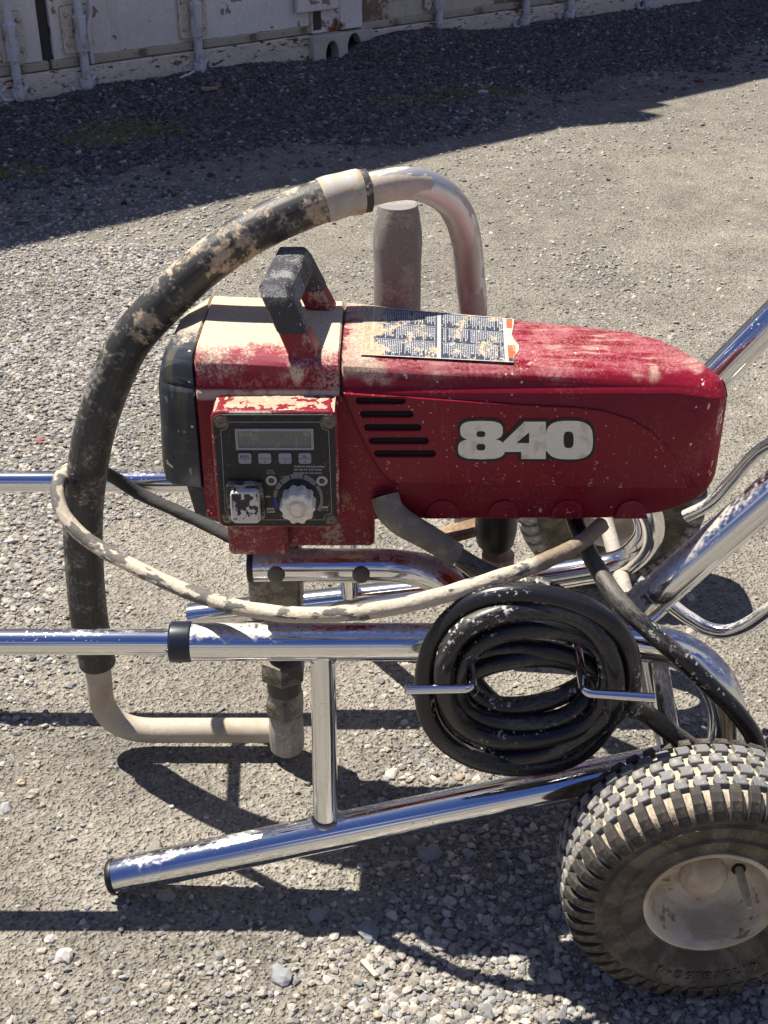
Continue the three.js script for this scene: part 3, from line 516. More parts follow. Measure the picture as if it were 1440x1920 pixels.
// side panel with vent slots
const ZS = ZH + 0.0034;
{
  const sh = pxShape([[643, 738], [700, 742], [800, 748], [900, 755], [1000, 761], [1080, 765], [1130, 771], [1180, 786], [1220, 809], [1252, 841], [1275, 880], [1290, 917], [1100, 915], [900, 910], [748, 907], [732, 899], [712, 878], [690, 843], [666, 795]], ZS);
  const slots = [[667, 760, 752], [675, 775, 777], [683, 790, 802], [692, 804, 827], [702, 817, 851], [712, 831, 874]];
  const spec = slots.map(([a, b, y]) => { const p = W(a, y + 6, ZS), q = W(b, y - 6, ZS); return [p.x, p.y, q.x - p.x, q.y - p.y]; });
  for (const [x, y, w, h] of spec) sh.holes.push(roundRectShape(x, y, w, h, h * 0.48));
  const g = extr(sh, 0.0028, 0.0013, 10, 3); g.translate(0, 0, ZH - 0.0007); uvMetres(g, 1);
  const panel = add('side_panel', g, redSide, hood);
  for (const [x, y, w, h] of spec) { const k = new THREE.ShapeGeometry(roundRectShape(x - 0.001, y - 0.001, w + 0.002, h + 0.002, h * 0.5)); k.translate(0, 0, ZH + 0.0003); add('slot_dark_plate', k, flat(0.004, 0.004, 0.004, 0.9), hood); }  // near-black plates, painted shade for the dark inside behind the slots
  for (const [a, b] of [[795, 865], [912, 975], [1030, 1095], [1150, 1215]]) {
    const s = new THREE.Shape(), p = W(a, 971, ZH), q = W(b, 971, ZH), t = W((a + b) / 2, 938, ZH), r = (q.x - p.x) / 2; s.moveTo(p.x, p.y - 0.0005); s.lineTo(p.x + 0.002, t.y - r * 0.9); s.absellipse((p.x + q.x) / 2, t.y - r * 0.9, r - 0.002, r * 0.9, Math.PI, 0, true); s.lineTo(q.x, q.y - 0.0005); s.closePath();
    const k = extr(s, 0.0009, 0.0007, 14); k.translate(0, 0, ZH - 0.0005); add('arch_panel', uvMetres(k, 1), redSide, hood);
  }
}
{ const g = extr(pxShape([[612, 742], [641, 742], [664, 796], [688, 844], [711, 881], [731, 903], [748, 911], [748, 973], [612, 973]], ZH), 0.0004, 0.0004); g.translate(0, 0, ZH - 0.0003); add('side_flange', uvMetres(g, 1), dirtyMat(0.12, RED, [0.26, 0.17, 0.09], { amount: 0.22, specks: 0.5, rough: 0.4, s: 525, spec: 0.6 }), frontHousing); }
// number
{
  const cream = dirtyMat(0.06, [0.84, 0.81, 0.68], [0.62, 0.56, 0.44], { amount: 0.25, specks: 0.35, rough: 0.5, s: 601, w: 256, speck: [0.12, 0.10, 0.09] });
  const ink = flat(0.012, 0.011, 0.012, 0.45), Z = ZS + 0.0009;
  const to = ([a, b]) => { const p = W(a / 1.8 + 640, b / 1.8 + 540, Z); return [p.x, p.y]; };
  const sup = (cx, cy, a, b, n, k = 48) => Array.from({ length: k }, (_, i) => { const t = i / k * 2 * Math.PI, c = Math.cos(t), s = Math.sin(t); return [cx + a * Math.sign(c) * Math.pow(Math.abs(c), 2 / n), cy + b * Math.sign(s) * Math.pow(Math.abs(s), 2 / n)]; });
  const eight = (e) => { const L = [], Rr = []; for (let i = 0; i <= 60; i++) { const y = lerp(448 - e, 578 + e, i / 60), hw = (cy, a, b) => { const d = Math.abs(y - cy) / (b + e); return d < 1 ? (a + e) * Math.pow(1 - Math.pow(d, 3), 1 / 3) : 0; }, h = Math.max(hw(481, 72, 33), hw(543, 79, 35), 0.5); L.push([473 - h, y]); Rr.push([473 + h, y]); } return [...Rr, ...L.reverse()]; };
  const four = (e) => [[618 - e, 451 - e], [690 + e, 451 - e], [690 + e, 521 - e], [703 + e, 521 - e], [703 + e, 551 + e], [690 + e, 551 + e], [690 + e, 577 + e], [607 - e, 577 + e], [607 - e, 553 + e], [547 - e, 553 + e], [547 - e, 519 - e * 0.4]];
  const zero = (e) => sup(769, 513, 80 + e, 65 + e, 3);
  const holes = [[sup(471, 493, 15, 10, 3, 20), sup(471, 537, 15, 11, 3, 20)], [[[634, 487], [634, 523], [590, 523]]], [sup(767, 512, 17, 28, 3, 28)]];
  const hs = (s, list, k) => { for (const h of list) s.holes.push(new THREE.Path(h.map((p) => new THREE.Vector2(...to(p))))); return s; };
  [eight, four, zero].forEach((f, i) => {
    const a = new THREE.ShapeGeometry(shapeOf(f(9).map(to))); a.translate(0, 0, Z - 0.0002 + i * 0.00004); add('digit_outline', uvMetres(a, 1), ink, hood);
    const b = new THREE.ShapeGeometry(hs(shapeOf(f(0).map(to)), holes[i])); b.translate(0, 0, Z + 0.0001 + i * 0.00004); add('digit', uvMetres(b, 1), cream, hood);
  });
}
// printed label on the top
{
  const w = 1024, h = 360, cv = document.createElement('canvas'); cv.width = w; cv.height = h; const x = cv.getContext('2d'); seed = 611;
  x.fillStyle = '#2c3242'; x.fillRect(0, 0, w, h); x.fillStyle = '#a9aba8'; x.fillRect(0, 0, 8, h); x.fillRect(0, 0, w, 6); x.fillRect(0, h - 6, w, 6); x.fillRect(492, 0, 26, h); x.fillRect(930, 0, 26, h); x.fillRect(60, 0, 16, h * 0.9); x.fillStyle = '#b05a2c'; x.fillRect(958, 10, 46, 74); x.fillRect(958, 230, 46, 100); x.fillStyle = '#b9b4a8'; x.fillRect(956, 86, 60, 142); x.fillRect(1004, 0, 20, h);
  x.fillStyle = '#b4b6b8';
  for (let r = 0; r < 3; r++) for (let cx = 90; cx < 922; cx += 12) { if (cx > 478 && cx < 524) continue; let y = 14 + r * 116; const e = y + 104; if (rnd() < 0.05) continue; const stop = y + 104 * rr(0.55, 1); while (y < stop) { const l = rr(5, 20); x.fillRect(cx, y, 5.5, Math.min(l, e - y)); y += l + rr(2, 4); } }
  x.fillStyle = 'rgba(220,220,216,.85)'; x.fillRect(80, 120, 405, 2.5); x.fillRect(524, 124, 400, 2.5); x.fillRect(80, 238, 405, 2.5); x.fillRect(524, 240, 400, 2.5);
  const id = x.getImageData(0, 0, w, h), q = id.data;
  for (let j = 0; j < h; j++) for (let i = 0; i < w; i++) { const u = i / w, v = j / h, n = fbm(u, v, 13, 6, 5, 615), f = fbm(u, v, 120, 44, 2, 616), m = sstep(0.60, 0.78, 0.75 * n + 0.35 * f + 0.34 * sstep(0.2, 0, u) + 0.06 * sstep(0.5, 0.2, u)) * 0.85, wh = sstep(0.70, 0.76, fbm(u, v, 34, 14, 4, 617)), k = (j * w + i) * 4; const D = [186, 168, 138]; for (let e = 0; e < 3; e++) { q[k + e] = lerp(q[k + e], [200, 197, 190][e], wh * 0.75); q[k + e] = lerp(q[k + e], D[e] * (0.8 + 0.4 * f), m); } }
  x.putImageData(id, 0, 0);
  const t = new THREE.CanvasTexture(cv); t.colorSpace = THREE.SRGBColorSpace; t.generateMipmaps = true; t.minFilter = THREE.LinearMipmapLinearFilter;
  const pt = (a, b) => { const p = G(a, b, 0.562); p.y = topY(p.x) + 0.0006; const q = ray(a, b); const k = (p.y - EYE) / q.y; return V(q.x * k, p.y, q.z * k); };
  const P = [pt(684, 574), pt(968, 598), pt(974, 680), pt(676, 665)], NX = 24, pos = [], uv = [], idx = []; seed = 619;
  for (let i = 0; i <= NX; i++) for (let j = 0; j <= 8; j++) { const u = i / NX, v = j / 8, rag = i === NX ? rr(-0.006, 0.001) : 0; const p = P[0].clone().lerp(P[1], u).lerp(P[3].clone().lerp(P[2], u), v); pos.push(p.x + rag, topY(p.x) + 0.0007, p.z); uv.push(u, 1 - v); }
  for (let i = 0; i < NX; i++) for (let j = 0; j < 8; j++) { const a = i * 9 + j; idx.push(a, a + 1, a + 9, a + 1, a + 10, a + 9); }
  const g = new THREE.BufferGeometry(); g.setAttribute('position', new THREE.Float32BufferAttribute(pos, 3)); g.setAttribute('uv', new THREE.Float32BufferAttribute(uv, 2)); g.setIndex(idx); g.computeVertexNormals();
  add('warning_label', g, new THREE.MeshStandardMaterial({ map: t, roughness: 0.6 }), hood).userData.label = 'worn navy and white label of tiny print with an orange end';
}
// carry handle
{
  const arch = (list, w, bev) => {                                     // outline in (z, y), pulled along x, leaning forward as it rises
    const g = extr(shapeOf(list.map(([z, y]) => [-z, y])), w, bev, 4, 3); g.translate(0, 0, -w / 2); g.rotateY(Math.PI / 2);
    const p = g.attributes.position; for (let i = 0; i < p.count; i++) { const y = p.getY(i), z = p.getZ(i); p.setX(i, p.getX(i) - 0.067 - 0.42 * (y - 0.562) - 0.10 * (z + 1.15)); }
    g.computeVertexNormals(); return uvMetres(g, 1);
  };
  const c0 = 0.588;
  const grip = add('carry_handle', arch([[-1.0815, c0], [-1.0855, 0.622], [-1.0935, 0.631], [-1.2010, 0.631], [-1.2085, 0.622], [-1.2135, c0], [-1.1905, c0], [-1.1865, 0.609], [-1.1080, 0.609], [-1.1040, c0]], 0.021, 0.004), dirtyMat(0.14, [0.035, 0.038, 0.045], [0.22, 0.22, 0.22], { amount: 0.5, specks: 0.9, rough: 0.55, s: 621, w: 1024, speck: [0.55, 0.54, 0.5] }));
  add('handle_post', arch([[-1.0775, 0.556], [-1.0790, 0.566], [-1.0825, c0 + 0.004], [-1.1030, c0 + 0.004], [-1.1065, 0.566], [-1.1090, 0.556]], 0.0195, 0.004), redDusty, grip);
  add('handle_post', arch([[-1.1890, 0.556], [-1.1915, 0.566], [-1.1915, c0 + 0.004], [-1.2125, c0 + 0.004], [-1.2180, 0.566], [-1.2200, 0.556]], 0.0195, 0.004), redDusty, grip);
  grip.userData.label = 'black carry handle spattered with grey paint on red posts';
}
// control panel
{
  const ZP = -1.030, z4 = (a, b, z = ZP) => W(a / 5.143 + 380, b / 5.143 + 740, z);
  const tl = z4(82, 165), br = z4(1322, 1290), bl = z4(135, 1290), tr = z4(1306, 165), x0 = (tl.x + bl.x) / 2, x1 = (tr.x + br.x) / 2, y0 = (bl.y + br.y) / 2, y1 = (tl.y + tr.y) / 2;
  const s = roundRectShape(x0, y0, x1 - x0, y1 - y0, 0.009), body = extr(s, ZP - ZH - 0.003 + 0.002, 0.003, 10, 3); body.translate(0, 0, ZH - 0.002 - 0.001); uvMetres(body, 1);
  const boxTop = dirtyMat(0.16, RED, DUST, { amount: 0.30, specks: 0.6, rough: 0.35, s: 631, w: 512 });
  const box = add('control_panel', body, boxTop);
  // dust lying on the ledge of the box
  { const g = new THREE.PlaneGeometry(x1 - x0 - 0.006, ZP - ZH - 0.004, 90, 26); g.rotateX(-Math.PI / 2); const p = g.attributes.position; const keep = []; const pos = [], uv = [], idx = g.index.array; for (let i = 0; i < p.count; i++) { const X = p.getX(i), Z = p.getZ(i), n = field(X * 190 + 50, Z * 190 + 50, 3, 641); p.setXYZ(i, X + (x0 + x1) / 2, y1 + 0.0020 * (n - 0.38 - 0.30 * sstep(0.006, 0.016, Z + 0.006 * (field(X * 90, 7, 2, 645) - 0.5)) - 0.5 * sstep(0.045, 0.057, Math.abs(X) + 0.01 * (n - 0.5)) - 0.12 * sstep(0.0, -0.05, X)), Z + (ZP + ZH) / 2 - 0.001); } g.computeVertexNormals(); add('dust_layer', uvMetres(g, 1), dirtyMat(0.05, [0.40, 0.31, 0.215], [0.50, 0.41, 0.29], { amount: 0.6, specks: 0.3, rough: 0.95, s: 643, w: 256, bump: 0.0008 }), box); }
  // face print
  const w = 1200, h = 1080, cv = document.createElement('canvas'); cv.width = w; cv.height = h; const c = cv.getContext('2d');
  const K = (a, b) => { const p = z4(a, b); return [(p.x - x0) / (x1 - x0) * w, (y1 - p.y) / (y1 - y0) * h]; };
  const line = (pts, close) => { c.beginPath(); pts.forEach((p, i) => { const q = K(...p); i ? c.lineTo(...q) : c.moveTo(...q); }); if (close) c.closePath(); };
  c.fillStyle = '#0a0d17'; c.fillRect(0, 0, w, h);
  c.fillStyle = '#0b0b10'; line([[190, 775], [1235, 770], [1250, 1160], [215, 1160]], true); c.fill();
  c.strokeStyle = '#9b9da0'; c.lineWidth = 5; line([[255, 262], [1130, 262], [1160, 330], [1215, 345], [1245, 1140], [1185, 1155], [1165, 1205], [330, 1205], [290, 1150], [220, 1125], [175, 345], [230, 325]], true); c.stroke();
  const txt = (s, a, b, size, al = 'center', wt = '') => { c.font = `${wt} ${size}px sans-serif`; c.textAlign = al; c.fillText(s, ...K(a, b)); };
  c.fillStyle = '#b9bbbd'; txt('Motor', 655, 738, 22); txt('Running', 658, 762, 22);
  txt('0-200 PSI  Blinking Yellow', 1178, 700, 24, 'right', 'bold'); txt('200-1800 PSI  Solid Yellow', 1150, 730, 22, 'right', 'bold'); txt('1900-3300 PSI  Solid Green', 1150, 762, 22, 'right', 'bold');
  c.fillStyle = '#d8d9d8'; txt('MIN', 630, 990, 24, 'center', 'bold'); txt('RAPID', 655, 1108, 26, 'center', 'bold'); txt('CLEAN', 658, 1136, 26, 'center', 'bold'); txt('MAX', 1182, 1094, 28, 'center', 'bold'); txt('PSI / BAR', 1182, 1116, 15);
  { const [cx, cy] = K(922, 1005), [rx] = K(1162, 1005), R = rx - cx, r0 = R * 0.80; const segs = [[203, 178, '#22268f'], [176, 158, '#77787a'], [155, 138, '#77787a'], [135, 110, '#77787a'], [107, 76, '#77787a'], [73, 38, '#77787a'], [34, -30, '#77787a']]; for (const [a, b, f] of segs) { c.fillStyle = f; c.beginPath(); c.arc(cx, cy, R, -a * Math.PI / 180, -b * Math.PI / 180); c.arc(cx, cy, r0, -b * Math.PI / 180, -a * Math.PI / 180, true); c.closePath(); c.fill(); } }
  const id = c.getImageData(0, 0, w, h), q = id.data; seed = 651;
  for (let j = 0; j < h; j++) for (let i = 0; i < w; i++) { const u = i / w, v = j / h, f = fbm(u, v, 200, 180, 2, 652), n = fbm(u, v, 9, 9, 4, 653), m = clamp(0.02 * sstep(0.35, 0.7, n) + 0.55 * sstep(0.76, 0.84, f) * sstep(0.3, 0.6, n + 0.15) + 0.6 * sstep(0.7, 0.78, fbm(u, v, 60, 54, 3, 654)) * sstep(0.5, 0.6, n)), k = (j * w + i) * 4; for (let e = 0; e < 3; e++) q[k + e] = lerp(q[k + e], [150, 145, 132][e], m); }
  c.putImageData(id, 0, 0);
  for (let i = 0; i < 130; i++) { const a = rr(0, w), b = rr(0, h * 0.75), l = rr(8, 60), t = rr(-0.9, -0.55); c.strokeStyle = `rgba(200,205,215,${rr(0.1, 0.45)})`; c.lineWidth = rr(1, 2.6); c.beginPath(); c.moveTo(a, b); c.lineTo(a + l * Math.cos(t + 1.57), b + l * Math.sin(t + 1.57)); c.stroke(); }
  for (let i = 0; i < 90; i++) { c.fillStyle = `rgba(205,198,185,${rr(0.4, 0.9)})`; c.beginPath(); c.ellipse(rr(0, w), rr(0, h), rr(1.5, 5), rr(1.5, 4), rr(0, 3), 0, 6.3); c.fill(); }
  const t = new THREE.CanvasTexture(cv); t.colorSpace = THREE.SRGBColorSpace; t.generateMipmaps = true; t.minFilter = THREE.LinearMipmapLinearFilter;
  const face = extr(roundRectShape(x0 + 0.0028, y0 + 0.0028, x1 - x0 - 0.0056, y1 - y0 - 0.0056, 0.007), 0.0016, 0.0006); face.translate(0, 0, ZP - 0.0017); uvPlane(face, (a) => (a - x0) / (x1 - x0), (a, b) => (b - y0) / (y1 - y0));
  add('face_plate', face, new THREE.MeshStandardMaterial({ map: t, roughness: 0.5 }), box);
  const Z1 = ZP + 0.0005;
  const rectZ = (a, b, c2, d, z) => { const p = z4(a, d, z), r = z4(c2, b, z); return [p.x, p.y, r.x - p.x, r.y - p.y]; };
  { const [a, b, cw, ch] = rectZ(322, 325, 1068, 530, Z1), fr = roundRectShape(a, b, cw, ch, 0.0006), k = 0.0026; fr.holes.push(roundRectShape(a + k, b + k, cw - 2 * k, ch - 2 * k, 0.0004)); const g = extr(fr, 0.0008, 0.0003); g.translate(0, 0, Z1); add('display_frame', uvMetres(g, 1), dirtyMat(0.05, [0.26, 0.28, 0.32], [0.40, 0.38, 0.33], { amount: 0.3, specks: 0.5, rough: 0.5, s: 661, w: 256 }), box);
    const d = extr(roundRectShape(a + k, b + k, cw - 2 * k, ch - 2 * k, 0.0004), 0.0002); d.translate(0, 0, Z1); add('display', uvMetres(d, 1), dirtyMat(0.06, [0.13, 0.145, 0.135], [0.24, 0.235, 0.195], { amount: 0.45, specks: 0.8, rough: 0.3, s: 665, w: 256, scratches: 0.2 }), box); }
  const bm = (top_, bot) => { const k = document.createElement('canvas'); k.width = 128; k.height = 96; const x = k.getContext('2d'); x.fillStyle = '#8f929a'; x.fillRect(0, 0, 128, 96); x.fillStyle = '#23252c'; x.fillRect(4, 47, 120, 4); x.textAlign = 'center'; x.font = 'bold 32px sans-serif'; x.fillText(top_, 64, 40); x.font = 'bold 30px sans-serif'; x.fillText(bot, 64, 84); const q2 = new THREE.CanvasTexture(k); q2.colorSpace = THREE.SRGBColorSpace; return new THREE.MeshStandardMaterial({ map: q2, roughness: 0.6 }); };
  [[408, 'MENU', '1'], [600, '▲', '2'], [795, '▼', '3'], [987, 'SEL', '4']].forEach(([a, s1, s2]) => { const [X, Y, cw, ch] = rectZ(a - 60, 557, a + 60, 660, Z1), g = extr(roundRectShape(X, Y, cw, ch, 0.0025), 0.0012, 0.0006); g.translate(0, 0, Z1); uvPlane(g, (p) => (p - X) / cw, (p, r) => (r - Y) / ch); add('button', g, bm(s1, s2), box); });
  for (const [a, b] of [[662, 826], [1150, 830]]) { const p = z4(a, b, Z1), g = new THREE.TorusGeometry(0.0040, 0.0014, 10, 28); g.scale(1, 1, 0.6); g.translate(p.x, p.y, Z1 + 0.0003); const r = add('indicator_ring', g, flat(0.46, 0.45, 0.40, 0.55), box); const l = new THREE.SphereGeometry(0.0022, 14, 8); l.scale(1, 1, 0.5); l.translate(p.x, p.y, Z1); add('indicator_lamp', l, flat(0.06, 0.055, 0.045, 0.3), box); }
  const dirtBrown = dirtyMat(0.02, [0.17, 0.12, 0.085], [0.30, 0.24, 0.17], { amount: 0.5, specks: 0.2, rough: 0.7, s: 671, w: 256 });
  const seatMat = dirtyMat(0.03, [0.09, 0.075, 0.06], [0.36, 0.31, 0.23], { amount: 0.4, specks: 0.2, rough: 0.8, s: 673, w: 128 });
  for (const [a, b, r] of [[175, 258, 1], [1215, 262, 1], [243, 1188, 0.8], [1240, 1205, 0.8]]) { const p = z4(a, b, Z1), g = lathe([[0.0001, 0.0008], [0.0018, 0.0008], [0.0019, 0.0016], [0.0046, 0.0014], [0.0056, 0.0004], [0.006, 0]], 18); g.rotateX(Math.PI / 2); g.scale(r, r, 1); g.translate(p.x, p.y, Z1); add('screw', g, dirtBrown, box); const t2 = new THREE.CylinderGeometry(0.0072 * r, 0.0075 * r, 0.0004, 20); t2.rotateX(Math.PI / 2); t2.translate(p.x, p.y, Z1); add('screw_seat', uvMetres(t2, 1), seatMat, box); }
  // switch
  { const [a, b, cw, ch] = rectZ(252, 832, 585, 1180, Z1), g = extr(roundRectShape(a, b, cw, ch, 0.004), 0.006, 0.0014, 8, 3); g.translate(0, 0, Z1); add('switch_housing', uvMetres(g, 1), dirtyMat(0.05, [0.02, 0.02, 0.022], [0.44, 0.40, 0.31], { amount: 0.55, specks: 0.6, rough: 0.6, s: 681, w: 256 }), box);
    const Zr = Z1 + 0.0065, [c2, d2, ew, eh] = rectZ(288, 900, 548, 1205, Zr), r = extr(roundRectShape(c2, d2, ew, eh, 0.005), 0.006, 0.0022, 8, 4); r.rotateX(0); r.translate(0, 0, Zr);
    const [map, orm] = twoTex(256, 256, (u, v, cc, o) => { const n = fbm(u, v, 7, 6, 5, 685), f = fbm(u, v, 60, 60, 2, 686), m = sstep(0.47, 0.50, n + 0.42 * (0.52 - v) + (u < 0.07 || u > 0.94 || v > 0.94 ? 0.3 : 0)); for (let i = 0; i < 3; i++) cc[i] = lerp([0.012, 0.014, 0.03][i], [0.62, 0.60, 0.55][i] * (0.85 + 0.3 * f), m); o[0] = 0.4 + 0.3 * m; o[1] = lerp(0.25, 0.7, m); o[2] = 0; }, false, false);
    uvPlane(r, (p) => (p - c2) / ew, (p, y) => (y - d2) / eh); add('rocker_switch', r, new THREE.MeshStandardMaterial({ map, roughnessMap: orm, roughness: 1, bumpMap: orm, bumpScale: 0.0006 }), box).userData.label = 'black rocker switch half covered in pale paint'; }
  // knob
  { const p = z4(925, 1005, Z1), s2 = new THREE.Shape(), N = 120; for (let i = 0; i < N; i++) { const t3 = i / N * 2 * Math.PI, r = 0.0158 + 0.0009 * Math.tanh(2.5 * Math.cos(t3 * 10)); i ? s2.lineTo(r * Math.cos(t3), r * Math.sin(t3)) : s2.moveTo(r, 0); } s2.closePath();
    const km = dirtyMat(0.035, [0.83, 0.78, 0.65], [0.68, 0.57, 0.40], { amount: 0.45, specks: 0.4, rough: 0.6, s: 691, w: 256, speck: [0.12, 0.11, 0.1], second: [0.64, 0.63, 0.6] });
    const g = extr(s2, 0.016, 0.0026, 4, 4); g.translate(p.x, p.y, Z1 + 0.002); const k = add('knob', uvMetres(g, 1), km, box); const cap = lathe([[0.0001, 0.0022], [0.0062, 0.0019], [0.0068, 0.0012], [0.0072, 0.0024], [0.0086, 0.0022], [0.0092, 0]], 28); cap.rotateX(Math.PI / 2); cap.translate(p.x, p.y, Z1 + 0.0205); add('knob_cap', uvMetres(cap, 1), km, box); const sk = new THREE.CylinderGeometry(0.0195, 0.0205, 0.0015, 40); sk.rotateX(Math.PI / 2); sk.translate(p.x, p.y, Z1 + 0.0008); add('knob_base', uvMetres(sk, 1), blackPlastic, box); }
}

// --- frame
const ZN = -1.006, YR = 0.292, ZFAR = -1.3326;
const wr = (px, py, z) => W(px, py, z);
const railStart = wr(355, 1204, ZN); railStart.y = YR;
{
  const foot0 = wr(212, 1645, -0.955); foot0.y = 0.0195;
  const foot1 = wr(1150, 1451, -0.972);
  const rail = add('frame_rail', tube(curve([railStart, V(-0.1, YR, ZN), V(0.05, YR, ZN), V(0.18, YR, ZN), V(0.25, 0.2915, ZN), V(0.298, 0.281, -1.003), V(0.335, 0.248, -0.993), V(0.348, 0.20, -0.986), V(0.340, 0.155, -0.978), V(0.31, 0.13, -0.973)], 110), 0.0190, { n: 32 }), chromeDusty);
  rail.userData.label = 'upper near chrome rail with dust along its top';
  const dir = foot1.clone().sub(foot0).normalize(), e = foot1.clone().addScaledVector(dir, 0.085);
  const straight = []; for (let i = 0; i <= 40; i++) straight.push(foot0.clone().lerp(e, i / 40));
  const foot = add('frame_foot', tube(straight, 0.0190, { n: 32 }), chromeFoot); foot.userData.label = 'lower near chrome foot tube resting on the gravel';
  add('end_plug', (() => { const g = lathe([[0.0001, 0], [0.0175, 0], [0.0196, 0.002], [0.0198, 0.006], [0.0192, 0.0075]], 28); g.rotateZ(-Math.PI / 2); g.rotateZ(Math.atan2(dir.y, dir.x)); g.translate(foot0.x - 0.003, foot0.y - 0.0006, foot0.z); return g; })(), blackPlastic, foot);
  const pTop = wr(606, 1240, ZN); pTop.y = YR - 0.008; const tt = (pTop.x + 0.006 - foot0.x) / (foot1.x - foot0.x), pBot = foot0.clone().lerp(foot1, tt); pBot.x = pTop.x; pBot.y += 0.008;
  const post = add('frame_post', tube([0, 0.25, 0.5, 0.75, 1].map((k) => pTop.clone().lerp(pBot, k)), 0.0128, { n: 28 }), chromeFilm);
  for (const [p, s] of [[pTop, -1], [pBot, 1]]) { const g = new THREE.TorusGeometry(0.0131, 0.0018, 8, 28); g.rotateX(Math.PI / 2); g.translate(p.x, p.y + s * 0.0105, p.z); add('weld_bead', g, dustyMetal, post); }
  const q0 = wr(1218, 1255, ZN), q1 = wr(1256, 1405, -0.975); q0.y = YR - 0.006;
  add('frame_post', tube([0, 0.5, 1].map((k) => q0.clone().lerp(q1, k)), 0.0125, { n: 24 }), chromeFilm);
  // collar and pull-out bar
  add('rail_collar', (() => { const g = lathe([[0.0135, -0.011], [0.0198, -0.0105], [0.0205, -0.008], [0.0205, 0.009], [0.0192, 0.011]], 28); g.rotateZ(-Math.PI / 2); g.translate(railStart.x - 0.008, YR, ZN); return g; })(), flat(0.012, 0.016, 0.03, 0.35));
  const bar = add('front_bar', tube(Array.from({ length: 24 }, (_, i) => V(lerp(-0.95, railStart.x + 0.05, i / 23), YR, ZN)), 0.0131, { n: 28 }), chromeClean); bar.userData.label = 'near pull-out chrome bar';
  add('push_button', (() => { const g = new THREE.SphereGeometry(0.0042, 14, 10); const p = wr(316, 1222, ZN + 0.0125); g.translate(p.x, p.y, p.z); return g; })(), chromeHook, bar);
  const bar2 = add('front_bar', tube(Array.from({ length: 30 }, (_, i) => V(lerp(-0.95, -0.12, i / 29), YR, ZFAR)), 0.0131, { n: 28 }), chromeClean); bar2.userData.label = 'far pull-out chrome bar';
  add('front_crossbar', tube(bend([V(-0.949, YR, ZN), V(-1.0, YR, ZN), V(-1.0, YR, ZFAR), V(-0.949, YR, ZFAR)], 0.05), 0.0131), chromeClean);
  // far side
  add('frame_rail', tube(curve([V(-0.2, YR, ZFAR), V(0, YR, ZFAR), V(0.2, YR, ZFAR), V(0.27, 0.288, -1.333), V(0.318, 0.255, -1.345), V(0.337, 0.20, -1.36), V(0.315, 0.15, -1.375), V(0.26, 0.128, -1.385), V(0.12, 0.098, -1.395), V(0, 0.075, -1.405), V(-0.268, 0.0265, -1.425)], 130), 0.0190, { n: 28 }), chromeDusty).userData.label = 'far chrome side rail bent back into its foot tube';
  const fp = wr(656, 1117, -1.403); add('frame_post', tube([V(fp.x, fp.y + 0.005, -1.403), V(fp.x, 0.2, -1.37), V(fp.x, YR - 0.008, ZFAR)], 0.0128), chromeFilm);
  // cross tube under the machine joining both sides
  add('cross_tube', tube(curve([wr(470, 1060, -1.139), wr(620, 1060, -1.139), wr(740, 1062, -1.138), wr(800, 1072, -1.125), wr(850, 1098, -1.10), wr(885, 1140, -1.06), V(0.085, YR, -1.02)], 60), 0.0186, { n: 30 }), chromeFilm).userData.label = 'bent chrome mount tube bolted under the gear housing';
  const ct = sprayer.children[sprayer.children.length - 1];
  for (const a of [518, 677]) { const p = wr(a, 1077, -1.121), g = lathe([[0.0001, 0.006], [0.0055, 0.0058], [0.0085, 0.0045], [0.0095, 0.002], [0.0095, 0]], 18); g.rotateX(Math.PI / 2 - 0.5); g.translate(p.x, p.y, p.z); add('bolt', g, oilyMetal, ct); }
  add('end_plug', (() => { const p = wr(470, 1060, -1.139), g = lathe([[0.0001, 0], [0.017, 0], [0.019, 0.0015], [0.0192, 0.006], [0.0186, 0.007]], 28); g.rotateZ(-Math.PI / 2); g.translate(p.x - 0.003, p.y, p.z); return g; })(), blackPlastic, ct);
  add('axle', tube([V(0.302, 0.137, -0.853), V(0.305, 0.137, -1.2), V(0.31, 0.137, -1.57)], 0.0105, { mv: true }), dustyMetal);
  // push handles going up to the right, joined out of the picture
  const h0 = wr(1222, 1122, -1.03), h1 = wr(1440, 930, -1.03), hd = h1.clone().sub(h0).normalize(), hE = h0.clone().addScaledVector(hd, 0.70);
  const nearH = add('push_handle', tube(Array.from({ length: 30 }, (_, i) => h0.clone().lerp(hE, i / 29)), 0.0190, { n: 32 }), chromeDusty); nearH.userData.label = 'near chrome push handle leaning up to the right';
  const f0 = wr(1320, 727, -1.30), f1 = wr(1440, 607, -1.30), fd = f1.clone().sub(f0).normalize(), fs = f0.clone().addScaledVector(fd, -0.2), fE = f0.clone().addScaledVector(fd, 0.48);
  add('push_handle', tube(Array.from({ length: 30 }, (_, i) => fs.clone().lerp(fE, i / 29)), 0.0190, { n: 32 }), chromeClean).userData.label = 'far chrome push handle behind the hood';
  add('handle_crossbar', tube([hE, hE.clone().lerp(fE, 0.5), fE], 0.0185), chromeClean);
  add('handle_socket', (() => { const a = h0.clone().addScaledVector(hd, -0.035), b = h0.clone().addScaledVector(hd, 0.004); return tube([a, a.clone().lerp(b, 0.5), b], 0.0205, { n: 28 }); })(), chromeFilm);
  // thin support rods
  add('support_rod', tube(curve([wr(1285, 968, -1.30), wr(1330, 945, -1.29), wr(1375, 898, -1.28), wr(1410, 858, -1.27), wr(1440, 835, -1.26), wr(1500, 812, -1.24)], 50), 0.0078), chromeFilm);
  add('support_rod', tube(curve([wr(1195, 1090, -1.20), wr(1250, 1128, -1.18), wr(1290, 1158, -1.165), wr(1330, 1180, -1.15), wr(1365, 1184, -1.14), wr(1400, 1172, -1.13), wr(1440, 1145, -1.12), wr(1520, 1085, -1.10)], 60), 0.0082), chromeFilm);
